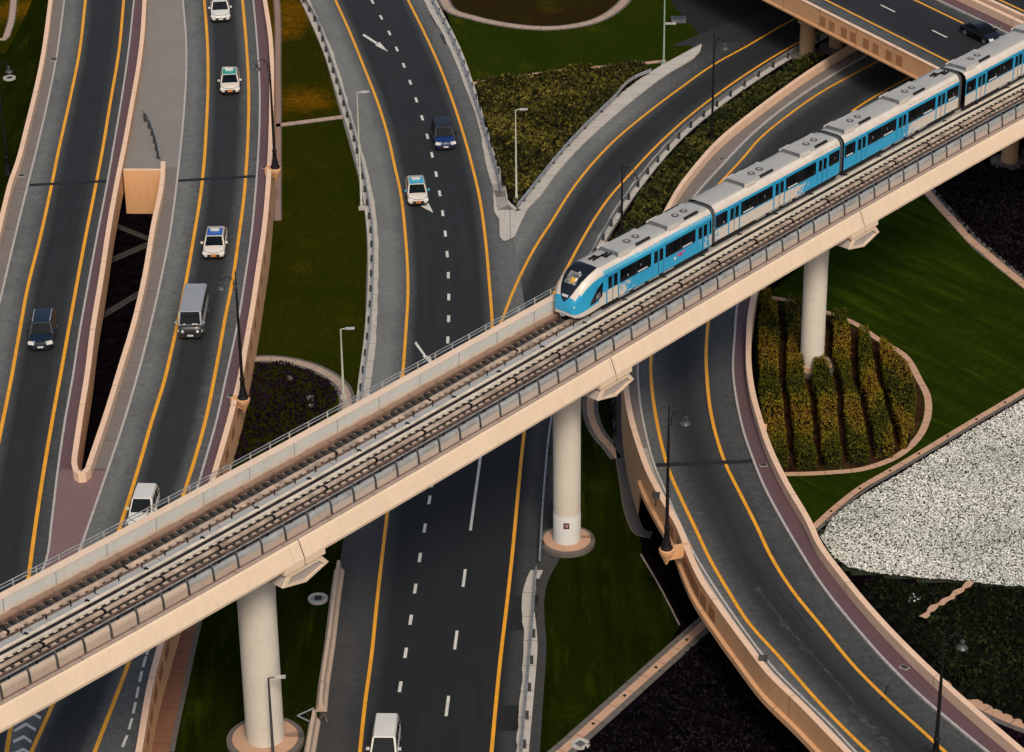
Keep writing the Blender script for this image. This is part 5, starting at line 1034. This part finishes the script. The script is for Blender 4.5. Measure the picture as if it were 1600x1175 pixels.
# ================================================================= vehicles
def paintm(name, col, rough=.3): return mat_plain('car_'+name, col, rough, 0, .03, .8, .5, .6)
HEAD = mat_plain('headlight_glass', (.75, .76, .74), .15, 0, .05); PLATE_O = mat_plain('orange_plate', (.70, .22, .04), .5); PLATE_W = mat_plain('white_plate', (.7, .7, .66), .5)
def vehicle(name, label, cat, pos, rz, L, W, H, paint, roofm=None, hood=1.05, ws=.95, roof0=1.75, roof1=4.0, rear=4.7, belt=.95, hz=.95, plate=PLATE_W, rails=None, sign=False, bus=False, trim=None, nosebk=None, front_dark=None, group=None):
    """local +x is forward; distances are measured back from the front bumper"""
    t = local_thing(name, label, cat, pos, group, rz); X = lambda d: L/2-d; w = W/2
    roofm = roofm or paint; zb = .24; b = MB()
    st = [(0.0, .80, .42, .66), (.12, .90, .30, hz*.80), (.45, .975, zb, hz*.90), (hood, 1.0, zb, hz), (hood+.5, 1.0, zb, belt+.01), (L*.55, 1.0, zb, belt+.03), (L-.8, .99, zb, belt+.04), (L-.25, .955, zb+.06, belt), (L, .86, .42, belt*.88)]
    if bus: st = [(0, .88, .36, 1.0), (.10, .95, .28, 1.18), (.3, .99, zb, 1.28), (.6, 1, zb, 1.34), (L*.5, 1, zb, 1.36), (L-.2, .99, zb, 1.36), (L, .94, .36, 1.3)]
    def ring(d, k, z0_, z1):
        ww = w*k; zm = (z0_*.45+z1*.55); return [(X(d), -ww*.93, z0_), (X(d), -ww, zm-.1), (X(d), -ww*.985, z1-.12), (X(d), -ww*.90, z1), (X(d), -ww*.4, z1+.02), (X(d), ww*.4, z1+.02), (X(d), ww*.90, z1), (X(d), ww*.985, z1-.12), (X(d), ww, zm-.1), (X(d), ww*.93, z0_)]
    rings = [ring(*q) for q in st]
    for i, (a, c) in enumerate(zip(rings, rings[1:])):
        for k in range(9): b.face([a[k], c[k], c[k+1], a[k+1]], (front_dark if (front_dark and i < 3) else paint))
        b.face([a[9], c[9], c[0], a[0]], BLACK)
    b.face(rings[0], front_dark or paint); b.face(rings[-1][::-1], paint)
    # cabin: pillars and roof in paint, glazing as separate panes
    zt = H; cab = [(hood if not bus else .28, .93, st[3][3] if not bus else 1.30), (roof0, .80 if not bus else .90, zt-.05), ((roof0+roof1)/2, .81 if not bus else .90, zt), (roof1, .79 if not bus else .90, zt-.05), (rear, .90, belt+.02 if not bus else 1.34)]
    c0 = [(X(d), -w*k, z) for d, k, z in cab]; c1 = [(X(d), w*k, z) for d, k, z in cab]
    def seg(d, k, z): e = w*k; return [(X(d), -e, z-.10), (X(d), -e*.90, z), (X(d), e*.90, z), (X(d), e, z-.10)]
    rr = [seg(*q) for q in cab[1:4]]
    for a, c in zip(rr, rr[1:]):
        for k in range(3): b.face([a[k], c[k], c[k+1], a[k+1]], paint)
    lowf = [(X(cab[0][0]), -w*.93, cab[0][2]-.03), (X(cab[0][0]), w*.93, cab[0][2]-.03)]; lowr = [(X(rear), -w*.92, cab[4][2]-.04), (X(rear), w*.92, cab[4][2]-.04)]
    b.face([lowf[0], lowf[1], rr[0][3], rr[0][2], rr[0][1], rr[0][0]], paint); b.face([lowr[1], lowr[0], rr[2][0], rr[2][1], rr[2][2], rr[2][3]], paint)
    for sgn, k in ((-1, 0), (1, 3)):
        lo0, lo1 = (lowf[0], lowr[0]) if sgn < 0 else (lowf[1], lowr[1]); b.face([lo0, rr[0][k], rr[1][k], rr[2][k], lo1], paint)
    b.build('body', t, smooth=38)
    if roofm is not paint:
        b = MB(); dm = (roof0+roof1)/2; hwp = w*.79*.88; d1 = roof1-.5; zz1 = zt-.05*(d1-dm)/(roof1-dm)
        for (da, za), (dc, zc) in zip(((roof0+.02, zt-.05), (dm, zt)), ((dm, zt), (d1, zz1))): b.face([(X(da), -hwp, za+.014), (X(da), hwp, za+.014), (X(dc), hwp, zc+.014), (X(dc), -hwp, zc+.014)], roofm)
        b.build('roof_panel', t)
    def lerp(p, q, f): return tuple(np.array(p)*(1-f)+np.array(q)*f)
    # windscreen and rear window
    g_ = MB(); A, B_, C_, D_ = lowf[0], lowf[1], rr[0][2], rr[0][1]; o = np.array([.02, 0, .015]); f = lambda p: tuple(np.array(p)+o)
    g_.face([f(lerp(lerp(A, D_, .05), lerp(B_, C_, .05), .05)), f(lerp(lerp(A, D_, .05), lerp(B_, C_, .05), .95)), f(lerp(lerp(A, D_, .94), lerp(B_, C_, .94), .96)), f(lerp(lerp(A, D_, .94), lerp(B_, C_, .94), .04))], GLASS); g_.build('windscreen', t)
    g_ = MB(); A, B_, C_, D_ = lowr[0], lowr[1], rr[2][2], rr[2][1]; o = np.array([-.02, 0, .015])
    g_.face([f(lerp(lerp(A, D_, .25), lerp(B_, C_, .25), .08)), f(lerp(lerp(A, D_, .25), lerp(B_, C_, .25), .92)), f(lerp(lerp(A, D_, .9), lerp(B_, C_, .9), .94)), f(lerp(lerp(A, D_, .9), lerp(B_, C_, .9), .06))], GLASS); g_.build('rear_window', t)
    for sgn, k in ((-1, 0), (1, 3)):
        lo0, lo1 = (lowf[0], lowr[0]) if sgn < 0 else (lowf[1], lowr[1]); tp = [rr[0][k], rr[1][k], rr[2][k]]
        def sd(fx, fz):   # point on the cabin side
            lo = lerp(lo0, lo1, fx); hi = lerp(tp[0], tp[1], fx*2) if fx < .5 else lerp(tp[1], tp[2], fx*2-1); p = np.array(lerp(lo, hi, fz)); return tuple(p+np.array([0, sgn*.018, .004]))
        cuts = [(.10, .46), (.49, .78), (.81, .93)] if not bus else [(.03, .20), (.22, .40), (.42, .60), (.62, .80), (.82, .96)]
        for a, c in cuts:
            g_ = MB(); g_.face([sd(a+.02, .10), sd(c, .10), sd(c, .90), sd(a+.01 if a > .2 else a+.05, .90)], GLASS); g_.build('side_window', t)
        m_ = MB(); m_.box((X(hood+.38 if not bus else .25), sgn*(w+.10), belt+.12 if not bus else 1.55), (.12, .22, .16), trim or paint); m_.box((X(hood+.38 if not bus else .25), sgn*(w+.0), belt+.06 if not bus else 1.5), (.06, .12, .05), BLACK); m_.build('mirror', t)
        h_ = MB(); h_.box((X(.17), sgn*w*.70, hz*.76 if not bus else .86), (.30, w*.46, .20), HEAD, np.array([[1, sgn*-.35, 0], [sgn*.35, 1, 0], [0, 0, 1.0]])); h_.build('headlight', t)
        h_ = MB(); h_.box((X(L-.05), sgn*w*.74, belt*.78 if not bus else 1.0), (.12, w*.3, .16), mat_plain('tail_red', (.25, .01, .01), .3)); h_.build('tail_light', t)
        for d in (L*.19, L*.79):
            wh = MB(); wh.lathe((X(d), sgn*(w-.10), .34), [(.34, -.11), (.34, .11)], BLACK, 18, axis='Y'); wo = wh.build('wheel', t, smooth=40)
            ri = MB(); ri.lathe((X(d), sgn*(w+.005), .34), [(.22, -.03), (.20, .015), (.06, .02)], RIMM, 12, axis='Y'); ri.build('rim', wo, base=(0, 0, 0))
    gb = MB()
    if not bus:
        for sgn in (-1, 1): gb.tube([(X(.04), 0, hz*.80), (X(.10), sgn*w*.45, hz*.84), (X(.36), sgn*w*.84, hz*.90)], .022, BLACK, 5)
    gb.box((X(.035), 0, .50 if not bus else .62), (.10, w*1.1, .22), BLACK)
    for sgn in (-1, 1): gb.box((X(.10), sgn*w*.66, .44), (.12, w*.36, .14), BLACK)
    gb.box((X(.10), 0, .30), (.14, w*1.5, .10), BLACK); gb.build('grille', t)
    p_ = MB(); p_.box((X(-.03), 0, .50), (.03, .46, .13), plate); p_.build('number_plate', t)
    if rails:
        for sgn in (-1, 1):
            r_ = MB(); r_.tube([(X(roof0+.2), sgn*w*.70, zt-.02), (X(roof0+.35), sgn*w*.70, zt+.07), (X(roof1-.3), sgn*w*.70, zt+.07), (X(roof1-.1), sgn*w*.70, zt-.02)], .035, rails, 6); r_.build('roof_rail', t)
    if sign:
        s_ = MB(); s_.box((X(roof0+.95), 0, zt+.08), (.24, .75, .16), mat_plain('taxi_sign', (.62, .62, .55), .4)); s_.build('roof_sign', t)
    if bus:
        s_ = MB(); s_.box((X(.33), 0, zt-.13), (.06, w*1.1, .16), BLACK); s_.build('visor', t)
        for y0_, y1_ in ((-.55, -.35), (.15, .65)):
            s_ = MB(); s_.box((X(.235), (y0_+y1_)/2, 1.40), (.03, y1_-y0_, .07), WHITEB); s_.build('sun_shade', t)
    return t
def heading(c, zf, y):
    a, b_ = P(c(y-6), y-6, zf(y-6)), P(c(y+6), y+6, zf(y+6)); return math.atan2(b_[1]-a[1], b_[0]-a[0])
def put(x, y, c, zf, L):   # front bumper foot at the traced point
    r = heading(c, zf, y-20); p = P(x, y, zf(y)); p = p-np.array([math.cos(r), math.sin(r), 0])*L/2; return p, r
WP = paintm('white', (.66, .60, .52)); WP2 = paintm('white_cool', (.60, .60, .56)); NAVY = mat_plain('car_navy', (.006, .014, .028), .3, 0, .03, .8, .3, .25); BLK = mat_plain('car_black', (.004, .004, .005), .3, 0, .03, .8, .3, .2); GREYM = paintm('silver', (.27, .285, .30), .35)
TEAL = paintm('teal', (.01, .28, .21)); BLU = paintm('royal', (.01, .085, .36)); CYAN = paintm('cyan', (.03, .32, .50)); DKBLU = paintm('deep_blue', (.005, .022, .11), .2); DGREY = paintm('charcoal', (.018, .020, .020), .4)
TX = dict(L=4.85, W=1.86, H=1.50, hood=1.10, roof0=1.95, roof1=3.85, rear=4.6, belt=.92, hz=.90, plate=PLATE_O, sign=True, group='white taxis with coloured roofs')
MBh = (lambda y: .5*(B_yl(y)+B_yr(y))); Mh = (lambda y: .5*(M_yl(y)+M_d(y))); Mh2 = (lambda y: .5*(M_d(y)+M_yr(y)))
p, r = put(360, 150, MBh, zL, 4.85); vehicle('taxi', 'white taxi with a teal green roof behind the white four by four', 'taxi', p, r, paint=WP, roofm=TEAL, **TX)
p, r = put(334, 408, MBh, zL, 4.85); vehicle('taxi', 'white taxi with a deep blue roof ahead of the grey minibus', 'taxi', p, r, paint=WP, roofm=BLU, **TX)
p, r = put(654, 324, Mh, z0, 4.85); vehicle('taxi', 'white taxi with a bright cyan roof and mirrors on the main road', 'taxi', p, r, paint=WP, roofm=CYAN, trim=CYAN, **TX)
SV = dict(L=4.9, W=1.97, H=1.80, hood=1.15, roof0=1.85, roof1=4.3, rear=4.8, belt=1.08, hz=1.05)
p, r = put(345.5, 37, MBh, zL, 4.9); vehicle('parked_car' if False else 'suv', 'white four by four with dark roof bars at the top of the second ramp', 'suv', p, r, paint=WP2, rails=BLACK, **SV)
p, r = put(64, 551, lambda y: .5*(A_yl(y)+A_yr(y)), zL, 4.9); vehicle('suv', 'dark navy four by four with silver roof rails and bright headlights on the leftmost ramp', 'suv', p, r, paint=NAVY, rails=mat_plain('bright_rail', (.6, .62, .64), .3, .5), **SV)
p, r = put(697, 237, Mh2, z0, 4.9); vehicle('suv', 'black four by four with a deep blue bonnet on the main road', 'suv', p, r, paint=BLK, front_dark=DKBLU, **SV)
p, r = put(298, 533, MBh, zL, 6.0); vehicle('minibus', 'grey high roofed minibus with a dark front on the second ramp', 'minibus', p, r, 6.0, 1.98, 2.35, GREYM, hood=.3, roof0=.75, roof1=5.7, rear=5.92, belt=1.36, hz=1.1, bus=True, front_dark=DGREY)
VN = dict(L=4.7, W=1.80, H=1.85, hood=.95, roof0=1.75, roof1=4.3, rear=4.6, belt=1.05, hz=1.05)
p, r = put(218, 832, MBh, zL, 4.3); vehicle('van', 'small white van half hidden behind the viaduct on the second ramp', 'van', p, r, paint=WP2, **{**VN, 'L': 4.3, 'roof1': 3.85, 'rear': 4.2})
p, r = put(598, 1213, lambda y: .5*(M_yl(y)+M_d(y)), z0, 4.7); vehicle('van', 'white van cut by the bottom edge on the lower main road', 'van', p, r, paint=WP2, **VN)
p = P(1533, 60, ZB); vehicle('car', 'black saloon car on the road bridge beside the train', 'car', p, math.atan2(bd[1], bd[0]), 4.8, 1.85, 1.45, BLK, hood=1.15, roof0=1.95, roof1=3.5, rear=4.4, belt=.92, hz=.90)
for o in bpy.data.objects:
    if '_base' in o: del o['_base']
